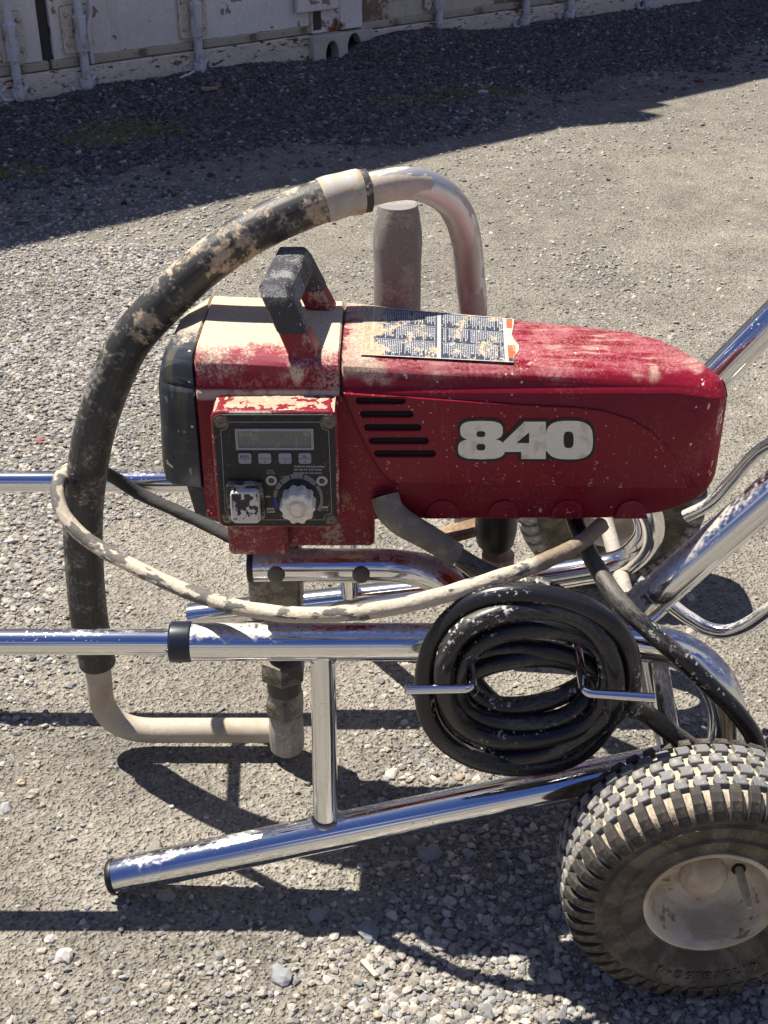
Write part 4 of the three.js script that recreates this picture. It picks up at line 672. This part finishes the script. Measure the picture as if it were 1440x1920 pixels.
  // cord hooks
  for (const [a, b] of [[[885, 1291], [760, 1293]], [[1096, 1299], [1228, 1309]]]) {
    const e1 = wr(a[0], a[1], -0.895), e2 = wr(b[0], b[1], -0.885), r0 = V(e1.x, e1.y + 0.018, -1.0);
    add('cord_hook', tube(bend([r0, e1, e2], 0.008), 0.0045, { n: 18 }), chromeHook);
  }
}
// --- pump
{
  const PX = -0.118, PZ = -1.172;
  const piece = (prof, n) => { const g = lathe(prof, n); g.translate(PX, 0, PZ); return uvMetres(toCreasedNormals(g, 0.5), 1); };
  add('pump_column', (() => { const g = rbox(0.058, 0.14, 0.05, 0.005); g.translate(-0.121, 0.285, PZ); return uvMetres(g, 1); })(), oilyMetal);
  add('pump_column', piece([[0.0001, 0.155], [0.019, 0.155], [0.019, 0.235], [0.0001, 0.235]], 28), oilyMetal);
  add('hex_nut', piece([[0.0001, 0.121], [0.026, 0.121], [0.0275, 0.123], [0.0275, 0.143], [0.026, 0.147], [0.0001, 0.147]], 6), oilyMetal);
  add('pump_sleeve', piece([[0.0001, 0.10], [0.0205, 0.10], [0.0205, 0.122], [0.0001, 0.122]], 28), flat(0.06, 0.055, 0.045, 0.5));
  add('hex_nut', piece([[0.0001, 0.066], [0.0225, 0.066], [0.0245, 0.069], [0.0245, 0.088], [0.0225, 0.0915], [0.021, 0.10], [0.0001, 0.10]], 6), oilyMetal);
  add('inlet_block', piece([[0.0001, 0.004], [0.014, 0.005], [0.0205, 0.012], [0.0215, 0.03], [0.0205, 0.062], [0.0185, 0.067], [0.0001, 0.067]], 28), dustyMetal);
  // back cylinder beside the hood
  const bc = W(746, 388, -1.31), cy = (prof) => { const g = lathe(prof, 40); g.translate(bc.x, 0, -1.315); return g; }, B = bc.y + 0.002;
  const canTex = dirtyMat(0.15, [0.21, 0.20, 0.195], [0.34, 0.31, 0.275], { amount: 0.45, specks: 0.35, rough: 0.6, s: 701, speck: [0.5, 0.46, 0.4] });
  const cyl = add('pump_cylinder', uvMetres(cy([[0.0001, 0.36], [0.0262, 0.36], [0.0258, B - 0.062], [0.0262, B - 0.060], [0.0264, B - 0.046], [0.0268, B - 0.044], [0.0262, B - 0.030], [0.0235, B - 0.012], [0.0213, B - 0.001], [0.0205, B], [0.0001, B]]), 1), canTex);
  cyl.userData.label = 'dull grey metal cylinder with tapered top behind the hood';
  // parts under the hood
  add('filter_cap', (() => { const p = W(930, 985, -1.16), g = lathe([[0.0001, -0.028], [0.016, -0.027], [0.020, -0.022], [0.023, -0.005], [0.023, 0.04]], 28); g.translate(p.x, p.y, p.z); return g; })(), flat(0.014, 0.012, 0.010, 0.35));
  add('filter_housing', (() => { const p = W(933, 1062, -1.16), a = lathe([[0.0001, -0.05], [0.017, -0.05], [0.018, 0.016], [0.0001, 0.02]], 24); a.translate(p.x, p.y, p.z); const b = rbox(0.05, 0.05, 0.03, 0.004).toNonIndexed(); const q = W(895, 1080, -1.18); b.translate(q.x, q.y - 0.01, q.z); return uvMetres(mergeGeometries([a, b]), 1); })(), dirtyMat(0.12, [0.34, 0.25, 0.16], [0.50, 0.40, 0.28], { amount: 0.5, specks: 0.3, rough: 0.75, s: 711 }));
  add('bracket', (() => { const a = W(805, 1012, -1.2), b = W(905, 985, -1.2), p = [a, a.clone().lerp(b, 0.5), b.clone().addScaledVector(b.clone().sub(a), 0.3)]; return sweep(p, rrect(0.03, 0.008, 0.002), { mv: true }); })(), dirtyMat(0.12, [0.16, 0.10, 0.05], [0.3, 0.22, 0.14], { amount: 0.4, specks: 0.2, rough: 0.7, s: 721 }));
}
// --- suction set: bottom tube, big hose over the top, return pipe behind the hood
{
  const lowZ = -1.185, lowMat = creamSteel;
  const e0 = G(515, 1367, 0.024), e1 = G(215, 1367, 0.024); e0.z = e1.z = lowZ; e0.x = -0.128; const elb = W(212, 1367, lowZ), hs = W(183, 1243, -1.18);
  e1.x = elb.x - 0.012; e1.y = e0.y = 0.026;
  add('inlet_tube', tube(bend([V(e0.x, 0.026, lowZ), V(e1.x, 0.026, lowZ), V(hs.x, hs.y, -1.18)], 0.062, 14), 0.0152, { n: 26, mv: true }), lowMat).userData.label = 'bent cream metal tube lying on the gravel into the pump';
  const P = [[183, 1243, -1.18], [168, 1165, -1.178], [158, 1060, -1.175], [156, 966, -1.172], [167, 860, -1.17], [182, 790, -1.17], [208, 715, -1.172], [244, 640, -1.175], [303, 572, -1.18], [385, 496, -1.188], [472, 436, -1.20], [562, 393, -1.215], [640, 366, -1.228], [690, 357, -1.236]].map((p) => W(...p));
  const path = curve(P, 150);
  const [map, orm] = twoTex(2048, 256, (u, v, c, o) => {
    const up = Math.cos((v - 0.5) * 2 * Math.PI), n = fbm(u, v, 24, 5, 5, 731), n2 = fbm(u, v, 60, 9, 4, 732), f = fbm(u, v, 300, 44, 2, 733), w = Math.sin((u * 150 + v * 11) * 6.283) * Math.sin((u * 150 - v * 11) * 6.283);
    const tan = sstep(0.60, 0.70, 0.58 * n + 0.32 * n2 + 0.10 * f - 0.07 * sstep(0.56, 0.46, u) + 0.07 * sstep(0.55, 0.68, u) - 0.05 * up * sstep(0.93, 0.85, u) * sstep(0.5, 0.6, u) + 0.03 * sstep(0.86, 0.97, u) * up + 0.05 * sstep(0.94, 1, u)), grey = sstep(0.30, 0.60, 0.6 * n2 + 0.3 * f + 0.14 * up), wh = sstep(0.55, 0.88, u + 0.14 * (n - 0.5)) * sstep(0.40, 0.62, n2 + 0.34 * up - 0.04);
    for (let i = 0; i < 3; i++) { let e = [0.030, 0.030, 0.030][i] * (1 + 0.25 * w); e = lerp(e, [0.235, 0.225, 0.195][i] * (0.35 + 1.1 * f + 0.16 * w), grey * 0.8); e = lerp(e, [0.42, 0.335, 0.24][i] * (0.7 + 0.6 * f), tan * 0.9); e = lerp(e, [0.46, 0.42, 0.34][i] * (0.75 + 0.5 * f), wh * 0.7); c[i] = e; }
    o[0] = 0.4 + 0.07 * w + 0.3 * tan + 0.2 * f * grey; o[1] = lerp(0.5, 0.9, Math.max(grey, tan)); o[2] = 0;
  });
  const hose = add('suction_hose', tube(path, 0.0213, { n: 36, unit: true }), new THREE.MeshStandardMaterial({ map, roughnessMap: orm, roughness: 1, bumpMap: orm, bumpScale: 0.0009 }));
  hose.userData.label = 'thick black ribbed hose arching over the front, smeared with dried tan paint';
  const collar = (i0, i1, r, m) => add('hose_collar', sweep(path.slice(i0, i1), circ(r, 32), { mv: true, scale: (t) => 1 + 0.02 * Math.sin(t * 9) - 0.10 * sstep(0.93, 1, t) }), m, hose);
  collar(140, 150, 0.0221, dirtyMat(0.08, [0.44, 0.41, 0.34], [0.38, 0.26, 0.12], { amount: 0.35, specks: 0.3, rough: 0.6, s: 741, w: 256, second: [0.42, 0.44, 0.46] })).userData.label = 'whitish collar at the upper hose end, rust stained';
  add('hose_collar', tube(path.slice(0, 7), 0.0190, { n: 28, mv: true }), dirtyMat(0.08, [0.26, 0.25, 0.22], [0.36, 0.31, 0.22], { amount: 0.4, specks: 0.3, rough: 0.5, s: 745, w: 256 }), hose);
  add('hose_clip', tube(path.slice(6, 11), 0.0217, { n: 28, mv: true }), dirtyMat(0.08, [0.10, 0.085, 0.05], [0.22, 0.18, 0.09], { amount: 0.4, specks: 0.3, rough: 0.5, s: 747, w: 256 }), hose);
  const R = [[680, 359, -1.234], [720, 349, -1.245], [765, 344, -1.257], [800, 350, -1.268], [838, 372, -1.281], [862, 407, -1.293], [874, 450, -1.303], [880, 510, -1.313], [886, 575, -1.32]].map((p) => W(...p));
  const last = R[R.length - 1]; R.push(V(last.x + 0.002, last.y - 0.1, last.z - 0.003), V(last.x + 0.004, 0.24, last.z - 0.006));
  const [m2, o2] = twoTex(1024, 256, (u, v, c, o) => {
    const up = Math.cos((v - 0.5) * 2 * Math.PI), n = fbm(u, v, 13, 6, 5, 751), f = fbm(u, v, 140, 40, 2, 752), tan = sstep(0.56, 0.59, n + 0.14 * sstep(0.12, 0.02, u) + 0.16 * sstep(0.34, 0.58, u)), ros = sstep(0.40, 0.6, fbm(u, v, 9, 5, 3, 753)) * 0.6;
    for (let i = 0; i < 3; i++) { let e = lerp([0.62, 0.62, 0.62][i], [0.40, 0.35, 0.32][i], ros); e = lerp(e, [0.50, 0.43, 0.355][i] * (0.85 + 0.3 * f), tan); c[i] = e; }
    o[0] = 0.3 + 0.4 * tan; o[1] = lerp(0.46 + 0.16 * ros, 0.88, tan); o[2] = (1 - tan) * 0.85;
  });
  add('return_pipe', tube(curve(R, 110), 0.0164, { n: 32, unit: true }), new THREE.MeshStandardMaterial({ map: m2, roughnessMap: o2, metalnessMap: o2, metalness: 1, roughness: 1, bumpMap: o2, bumpScale: 0.0006 })).userData.label = 'bent metal pipe with peeling tan paint going down behind the hood';
  // thin return hose
  const Q = [[1128, 984, -1.07], [1085, 1020, -1.03], [1010, 1057, -0.975], [930, 1085, -0.948], [850, 1110, -0.942], [770, 1132, -0.942], [690, 1146, -0.945], [600, 1153, -0.953], [520, 1150, -0.97], [430, 1134, -0.998], [350, 1108, -1.025], [260, 1067, -1.055], [190, 1030, -1.085], [140, 992, -1.105], [112, 948, -1.125], [110, 905, -1.15], [128, 882, -1.19], [160, 874, -1.24], [205, 890, -1.29], [260, 924, -1.30], [320, 953, -1.28], [380, 980, -1.25], [440, 1010, -1.21]].map((p) => W(...p));
  const [m3, o3] = twoTex(2048, 128, (u, v, c, o) => {
    const n = fbm(u, v, 50, 5, 5, 761), f = fbm(u, v, 400, 22, 2, 762), a = sstep(0.62, 0.85, u + 0.15 * (n - 0.5)), dk = sstep(0.54, 0.62, n + 0.10 * sstep(0.35, 0.7, u) - 0.06 * sstep(0.3, 0.1, u) + 0.4 * sstep(0.70, 0.78, u)), br = sstep(0.13, 0.11, u + 0.02 * (n - 0.5));
    for (let i = 0; i < 3; i++) { let e = lerp([0.50, 0.44, 0.345][i], [0.40, 0.375, 0.325][i], a) * (0.82 + 0.36 * f); e = lerp(e, [0.235, 0.18, 0.125][i] * (0.8 + 0.4 * f), br); e = lerp(e, [0.05, 0.05, 0.055][i] * (0.7 + f), dk * (br > 0.5 ? 0.2 : 0.85)); c[i] = lerp(e, 0.022 + 0.02 * f, sstep(0.70, 0.76, u)); }
    o[0] = 0.5 + 0.3 * f - 0.3 * dk; o[1] = 0.85; o[2] = 0;
  });
  add('return_hose', tube(curve(Q, 260), 0.0076, { n: 20, unit: true, wob: 0.22 }), new THREE.MeshStandardMaterial({ map: m3, roughnessMap: o3, roughness: 1, bumpMap: o3, bumpScale: 0.0012 })).userData.label = 'thin hose caked with pale dried paint looping round the front';
}
// --- wheels
{
  const HALF = 0.044;
  const carcProf = [[0.056, 0.030], [0.060, 0.0365], [0.0645, 0.0385], [0.0675, 0.0378], [0.070, 0.0405], [0.082, 0.0440], [0.0840, 0.0464], [0.0865, 0.0440], [0.099, 0.0452], [0.1025, 0.0478], [0.1050, 0.0452], [0.111, 0.0452], [0.1185, 0.0416], [0.1248, 0.0366], [0.1293, 0.028], [0.1314, 0.015], [0.1320, 0]];
  const full = [...carcProf, ...carcProf.slice(0, -1).reverse().map(([r, z]) => [r, -z])];
  const crownR = (z) => 0.131 - 2.6 * z * z;
  const [tm, to2] = twoTex(1024, 512, (u, v, c, o) => {
    const a = Math.abs(v - 0.5), n = fbm(u, v, 40, 20, 4, 801), f = fbm(u, v, 260, 130, 2, 802), tread = sstep(0.150, 0.105, a + 0.05 * (n - 0.5)), n2 = fbm(u, v, 12, 9, 4, 803);
    for (let i = 0; i < 3; i++) { let e = lerp([0.075, 0.064, 0.048][i], [0.17, 0.14, 0.10][i], sstep(0.35, 0.7, n2 * 0.8 + 0.2 * f)) * (0.8 + 0.4 * f); e = lerp(e, [0.47, 0.40, 0.30][i] * (0.6 + 0.8 * f), tread * sstep(0.25, 0.38, n + 0.2 * f)); c[i] = e; }
    o[0] = 0.5 + 0.4 * (f - 0.5) + 0.2 * (n - 0.5); o[1] = 0.9; o[2] = 0;
  });
  const tyreMat = new THREE.MeshStandardMaterial({ map: tm, bumpMap: to2, roughness: 0.9, bumpScale: 0.0014 });
  const carcass = (() => { const g = new THREE.LatheGeometry(full.map(([r, z]) => new THREE.Vector2(r, z)), 128); g.rotateX(Math.PI / 2); const p = g.attributes.position, u = g.attributes.uv; for (let i = 0; i < p.count; i++) u.setX(i, u.getX(i) * 3); return toCreasedNormals(g, 0.8); })();
  const tints = (m, list) => list.map((c) => { const k = m.clone(); k.color.setRGB(...c); return k; });
  const blockMats = tints(dirtyMat(0.05, [0.17, 0.17, 0.17], [0.42, 0.37, 0.29], { amount: 0.22, specks: 0.25, rough: 0.75, s: 811, w: 512, bump: 0.0005, speck: [0.02, 0.02, 0.02] }), [[1.0, 1.0, 1.02], [0.82, 0.83, 0.85], [1.12, 1.1, 1.08], [0.95, 0.93, 0.9]]);
  const cornerMats = tints(dirtyMat(0.05, [0.08, 0.075, 0.068], [0.26, 0.22, 0.16], { amount: 0.25, specks: 0.15, rough: 0.75, s: 821, w: 512, bump: 0.0005 }), [[0.42, 0.41, 0.41], [0.52, 0.5, 0.47], [0.62, 0.58, 0.52]]);
  const inner = (zc, dir) => {                                        // bent tread block at the top of the wheel
    const w = 0.0058, l = 0.0056, k = 0.0012 * dir, s = shapeOf([[-w - k, -l], [w - k, -l], [w + k * 0.6, 0], [w - k, l], [-w - k, l], [-w + k * 0.6, 0]]);
    const g = extr(s, 0.0062, 0.0007, 2, 1); g.rotateX(-Math.PI / 2); g.translate(0, crownR(zc) - 0.001, zc);
    const p = g.attributes.position; for (let i = 0; i < p.count; i++) { const z = p.getZ(i), lift = p.getY(i) - (crownR(zc) - 0.001); p.setY(i, crownR(z) - 0.001 + lift); } g.computeVertexNormals(); return uvMetres(g, 1);
  };
  const shoulder = (sg) => {
    const s = shapeOf([[0.0270, crownR(0.027) - 0.001], [0.0270, crownR(0.027) + 0.0058], [0.0345, crownR(0.0345) + 0.0052], [0.0412, 0.1285], [0.0455, 0.1205], [0.0476, 0.1115], [0.0462, 0.1085], [0.043, 0.113], [0.036, 0.122]]);
    const g = extr(s, 0.0086, 0.0007, 2, 1); g.translate(0, 0, -0.0043 ); g.rotateY(-Math.PI / 2); if (sg < 0) { g.rotateY(Math.PI); } return uvMetres(g, 1);
  };
  const geos = [[-0.0205, 1], [-0.0068, -1], [0.0068, 1], [0.0205, -1]].map(([z, d]) => inner(z, d)), sh = [shoulder(1), shoulder(-1)];
  const rimProf = [[0.0001, 0.004], [0.020, 0.004], [0.026, 0.0015], [0.040, 0.0015], [0.046, 0.003], [0.0505, 0.008], [0.054, 0.022], [0.0555, 0.034], [0.0575, 0.0385], [0.0605, 0.0405], [0.0628, 0.0398], [0.0630, 0.037], [0.0595, 0.034], [0.057, 0.026]];
  const [rm, ro] = twoTex(512, 512, (u, v, c, o) => { const n = fbm(u, v, 5, 5, 5, 841), f = fbm(u, v, 120, 120, 2, 842), ru = sstep(0.64, 0.72, 0.7 * n + 0.35 * fbm(u, v, 24, 24, 4, 843)), d = sstep(0.35, 0.65, fbm(u, v, 5, 5, 4, 844)); for (let i = 0; i < 3; i++) { let e = lerp([0.60, 0.54, 0.43][i], [0.46, 0.38, 0.26][i], d) * (0.85 + 0.3 * f); e = lerp(e, [0.20, 0.10, 0.05][i], ru * 0.8); c[i] = e; } o[0] = 0.5 + 0.3 * (f - 0.5) - 0.15 * ru; o[1] = 0.7 + 0.2 * ru; o[2] = 0; });
  const rimMat = new THREE.MeshStandardMaterial({ map: rep(rm, 1 / 0.14, 1 / 0.14), bumpMap: ro, roughness: 0.72, bumpScale: 0.0006 });
  const font = await new FontLoader().loadAsync('fonts/droid/droid_sans_bold.typeface.json');
  const wheel = (near) => {
    const w = new THREE.Group(); w.name = 'wheel'; sprayer.add(w); w.position.copy(near ? V(0.302, 0.1365, -0.852) : V(0.325, 0.1365, -1.571)).sub(ROOT); w.rotation.z = near ? 0.03 : 0.4;
    const put = (n, g, m) => { const o = new THREE.Mesh(g, m); o.name = n; o.castShadow = o.receiveShadow = true; w.add(o); return o; };
    put('tyre', carcass, tyreMat);
    if (near) {
      seed = 851;
      const N = 48;
      for (let i = 0; i < N; i++) {
        const a = i / N * 2 * Math.PI;
        geos.forEach((g, r) => { const o = put('tread_block', g, blockMats[Math.floor(rnd() * 4)]); o.rotation.z = a + (r % 2 ? 0 : Math.PI / N) + (r > 1 ? 0.2 * Math.PI / N : 0) + rr(-0.004, 0.004); });
        sh.forEach((g, r) => { const o = put('tread_block', g, cornerMats[Math.floor(rnd() * 3)]); o.rotation.z = a + (r ? 0.5 : 0.9) * Math.PI / N; });
      }
    } else {
      const all = [], N = 46; for (let i = 0; i < N; i++) { const a = i / N * 2 * Math.PI; [...geos, ...sh].forEach((g, r) => { const c = g.clone(); c.rotateZ(a + (r % 2 ? 0 : Math.PI / N)); all.push(c); }); }
      put('tread', mergeGeometries(all), blockMats[2]).userData.kind = 'stuff';
    }
    const rim = (() => { const g = new THREE.LatheGeometry(rimProf.map(([r, z]) => new THREE.Vector2(r, z)), 72); g.rotateX(Math.PI / 2); const p = g.attributes.uv; for (let i = 0; i < p.count; i++) p.setXY(i, p.getX(i) * 0.28, p.getY(i) * 0.14); return toCreasedNormals(g, 0.6); })();
    put('rim', rim, rimMat);
    put('hub_cap', (() => { const g = lathe([[0.0228, 0], [0.0228, 0.0025], [0.0222, 0.0052], [0.0205, 0.0082], [0.0175, 0.0118], [0.0135, 0.0146], [0.009, 0.0163], [0.0045, 0.0172], [0.0001, 0.0175]], 40); g.rotateX(Math.PI / 2); g.translate(0, 0, 0.0035); return uvMetres(g, 1); })(), rimMat);
    const b = new THREE.LatheGeometry([[0.0001, -0.006], [0.05, -0.006], [0.056, -0.03], [0.062, -0.0395]].map(([r, z]) => new THREE.Vector2(r, z)), 48); b.rotateX(Math.PI / 2); put('inner_rim', uvMetres(b, 1), rimMat);
    if (near) {
      put('valve_hole', (() => { const g = new THREE.CylinderGeometry(0.0068, 0.0068, 0.0006, 20); g.rotateX(Math.PI / 2); g.translate(0.0335, 0.004, 0.0026); return g; })(), flat(0.02, 0.016, 0.012, 0.8));
      put('valve_stem', (() => { const g = lathe([[0.0038, 0], [0.0042, 0.006], [0.0040, 0.03], [0.0034, 0.033], [0.0034, 0.043], [0.0001, 0.0435]], 18); g.rotateX(Math.PI / 2 + 0.12); g.translate(0.0335, 0.005, 0.0026); return uvMetres(g, 1); })(), dirtyMat(0.04, [0.42, 0.40, 0.30], [0.3, 0.26, 0.18], { amount: 0.4, specks: 0.1, rough: 0.7, s: 861, w: 128 }));
      const letters = []; const s = '4.10/3.50-4'; let a0 = -Math.PI / 2 + 0.60;
      for (const ch of s) { const g = new TextGeometry(ch, { font, size: 0.0098, depth: 0.0012, curveSegments: 4 }); g.computeBoundingBox(); const wd = g.boundingBox.max.x - g.boundingBox.min.x; g.translate(-wd / 2 - g.boundingBox.min.x, 0, 0); g.rotateZ(0); g.translate(0, 0.0875, 0.0448); const st = (wd + 0.0040) / 0.092; a0 -= st / 2; g.rotateZ(a0 - Math.PI / 2); a0 -= st / 2; letters.push(g.toNonIndexed()); }
      put('tyre_lettering', uvMetres(mergeGeometries(letters), 1), dirtyMat(0.05, [0.07, 0.06, 0.046], [0.2, 0.16, 0.11], { amount: 0.4, specks: 0.1, rough: 0.9, s: 871, w: 128 }));
    }
    return w;
  };
  wheel(true).userData.label = 'near pneumatic wheel with dirt packed tread'; wheel(false).userData.label = 'far wheel half hidden behind the frame';
}

// ------------------------------------------------------------------ power cord hung in a coil
{
  const t = thing('power_cord', 'thick black cord coiled over two chrome hooks on the cart side, spattered with dried paint', 'cord', V(0.14, 0.17, -0.94));
  const sh = V(-0.14, -0.17, 0.94), put = (n, g) => part(n, g, cordMat, t, sh);
  const turns = [[990, 1276, 194, 163, -0.930], [984, 1288, 176, 148, -0.946], [993, 1275, 164, 128, -0.920], [998, 1276, 143, 97, -0.932], [997, 1284, 116, 54, -0.948], [990, 1252, 124, 44, -0.966], [986, 1310, 150, 96, -0.950]];
  const pts = [[1360, 1470, -0.955], [1310, 1412, -0.957], [1258, 1374, -0.958], [1214, 1340, -0.952]].map((p) => W(...p)), steps = 40;
  for (let k = 0; k < turns.length; k++) for (let i = 0; i < steps; i++) {
    if (k === turns.length - 1 && i > steps * 0.45) break;
    const f = i / steps, a = f * 2 * Math.PI - Math.PI * 0.08, A = turns[k], B = turns[Math.min(k + 1, turns.length - 1)], s = sstep(0.6, 1, f), q = A.map((v, j) => lerp(v, B[j], s));
    const n = 2.2, c = Math.cos(a), d = Math.sin(a), ex = 2 / n;
    const px = q[0] + q[2] * Math.sign(c) * Math.pow(Math.abs(c), ex), py = q[1] - q[3] * Math.sign(d) * Math.pow(Math.abs(d), ex);
    pts.push(W(px + 5 * Math.sin(a * 3 + k * 2), py + 4 * Math.sin(a * 2 + k), q[4] + 0.005 * Math.sin(a * 2 + k)));
  }
  pts.push(...[[850, 1215, -0.965], [868, 1160, -0.975], [905, 1128, -0.985], [960, 1108, -0.995], [1040, 1118, -0.985]].map((p) => W(...p)));
  const turnsMesh = put('coil', tube(curve(pts, 460), 0.0096, { n: 24, wob: 0.05, ws: 0.5 }));
  put('cord_end', tube(curve([[735, 955, -1.055], [790, 1000, -1.05], [850, 1035, -1.05], [905, 1068, -1.04], [960, 1090, -1.02], [1020, 1100, -0.99], [1070, 1130, -0.965], [1110, 1165, -0.95], [1150, 1230, -0.945]].map((p) => W(...p)), 80), 0.0085, { n: 18 }));
  put('cord_end', tube(curve([[1075, 965, -1.10], [1092, 1010, -1.07], [1118, 1062, -1.03], [1160, 1125, -0.99], [1215, 1180, -0.965], [1275, 1232, -0.955], [1330, 1285, -0.95], [1380, 1335, -0.945], [1412, 1380, -0.94], [1425, 1430, -0.94], [1420, 1500, -0.945]].map((p) => W(...p)), 90), 0.0090, { n: 20 }));
  add('strain_relief', (() => { const p = curve([[722, 930, -1.062], [730, 955, -1.055], [752, 978, -1.052], [800, 1006, -1.05], [856, 1040, -1.05]].map((q) => W(...q)), 40); return sweep(p, circ(0.0138, 22), { mv: true, scale: (k) => (k < 0.3 ? 1 : lerp(1, 0.86, (k - 0.3) / 0.7)) }); })(), dirtyMat(0.08, [0.20, 0.175, 0.14], [0.30, 0.265, 0.205], { amount: 0.5, specks: 0.25, rough: 0.85, s: 881 }));
}

// ------------------------------------------------------------------ loose things on the ground
{
  const rock = (px, py, a, b, c, tone, label, s) => { const p = G(px, py, 0); const g = stoneGeo(0.2, s, 1); g.scale(a * 0.9, b * 0.9, c * 0.9); g.rotateY(s); const o = part('stone', g, flat(tone[0] * 1.02, tone[1] * 0.99, tone[2] * 0.94, 0.9)); o.position.set(p.x, groundY(p.x, p.z) + b * 0.2, p.z); top(o, label, 'stone'); };
  rock(121, 1789, 0.0110, 0.007, 0.010, [0.42, 0.42, 0.42], 'pale grey angular stone on sunlit gravel, below the bar shadow at left', 21);
  rock(806, 1597, 0.0165, 0.008, 0.012, [0.24, 0.27, 0.28], 'grey broken stone in the shade under the foot tube', 32);
  rock(527, 1826, 0.0150, 0.008, 0.011, [0.25, 0.27, 0.30], 'blue grey stone in the sunlit gravel at the bottom centre', 43);
  rock(596, 1714, 0.0125, 0.007, 0.010, [0.22, 0.25, 0.27], 'dark bluish stone in the horizontal bar shadow, left one', 54);
  rock(690, 1744, 0.0150, 0.008, 0.012, [0.20, 0.23, 0.25], 'dark bluish stone at the lower edge of the shadow, right one', 65);
  rock(905, 173, 0.028, 0.014, 0.020, [0.40, 0.41, 0.43], 'light grey stone alone in the far shaded gravel', 76);
  const lie = (name, g, m, px, py, turn, lift, label, cat) => { const p = G(px, py), o = part(name, g, m); o.position.set(p.x, groundY(p.x, p.z) + lift, p.z); o.rotation.y = turn; top(o, label, cat); };
  lie('stick', tube(curve([V(-0.035, 0, 0), V(-0.01, 0.004, 0.002), V(0.015, 0.006, -0.001), V(0.04, 0.012, 0)], 14), 0.0042, { n: 8 }), flat(0.62, 0.62, 0.64, 0.7), 352, 166, 0.9, 0.02, 'short white stick on dark gravel near the container', 'stick');
  lie('wood_chip', extr(shapeOf([[-0.03, -0.008], [0.025, -0.012], [0.034, 0.004], [0.004, 0.011], [-0.028, 0.009]]), 0.006, 0.0015).rotateX(-Math.PI / 2), dirtyMat(0.05, [0.40, 0.27, 0.15], [0.2, 0.13, 0.08], { amount: 0.3, rough: 0.9, s: 901, w: 128 }), 393, 183, 0.2, 0.018, 'tan wood chip on dark gravel beside the white stick', 'wood chip');
  lie('paper_scrap', (() => { const g = new THREE.PlaneGeometry(0.05, 0.022, 10, 4); g.rotateX(-Math.PI / 2); const p = g.attributes.position; for (let i = 0; i < p.count; i++) p.setY(i, 0.004 * Math.sin(p.getX(i) * 120) + 0.002 * Math.sin(p.getZ(i) * 200)); g.computeVertexNormals(); const b = g.clone(); b.translate(0, -0.0012, 0); return mergeGeometries([g.toNonIndexed(), b.toNonIndexed()]); })(), flat(0.75, 0.76, 0.78, 0.8), 6, 222, 0.2, 0.024, 'white scrap of paper on dark gravel at the far left', 'paper');
  lie('leaf', (() => { const s = new THREE.Shape(); s.moveTo(-0.012, 0); s.quadraticCurveTo(-0.002, 0.008, 0.012, 0.001); s.quadraticCurveTo(0.0, -0.007, -0.012, 0); const g = extr(s, 0.0004, 0, 8); g.rotateX(-Math.PI / 2); const p = g.attributes.position; for (let i = 0; i < p.count; i++) p.setY(i, p.getY(i) + 18 * p.getX(i) * p.getX(i) + 20 * p.getZ(i) * p.getZ(i)); g.computeVertexNormals(); return g; })(), flat(0.30, 0.035, 0.04, 0.7), 74, 828, 0.5, 0.006, 'small red leaf on sunlit gravel at the left edge', 'leaf');
  lie('wood_splinter', extr(shapeOf([[-0.012, -0.0028], [0.012, -0.0022], [0.013, 0.0022], [-0.011, 0.003]]), 0.0022, 0.0005).rotateX(-Math.PI / 2), flat(0.62, 0.55, 0.38, 0.8), 692, 1815, -0.95, 0.003, 'pale yellow wood splinter in the sun below the machine shadow', 'wood chip');
}

renderer.render(scene, camera);
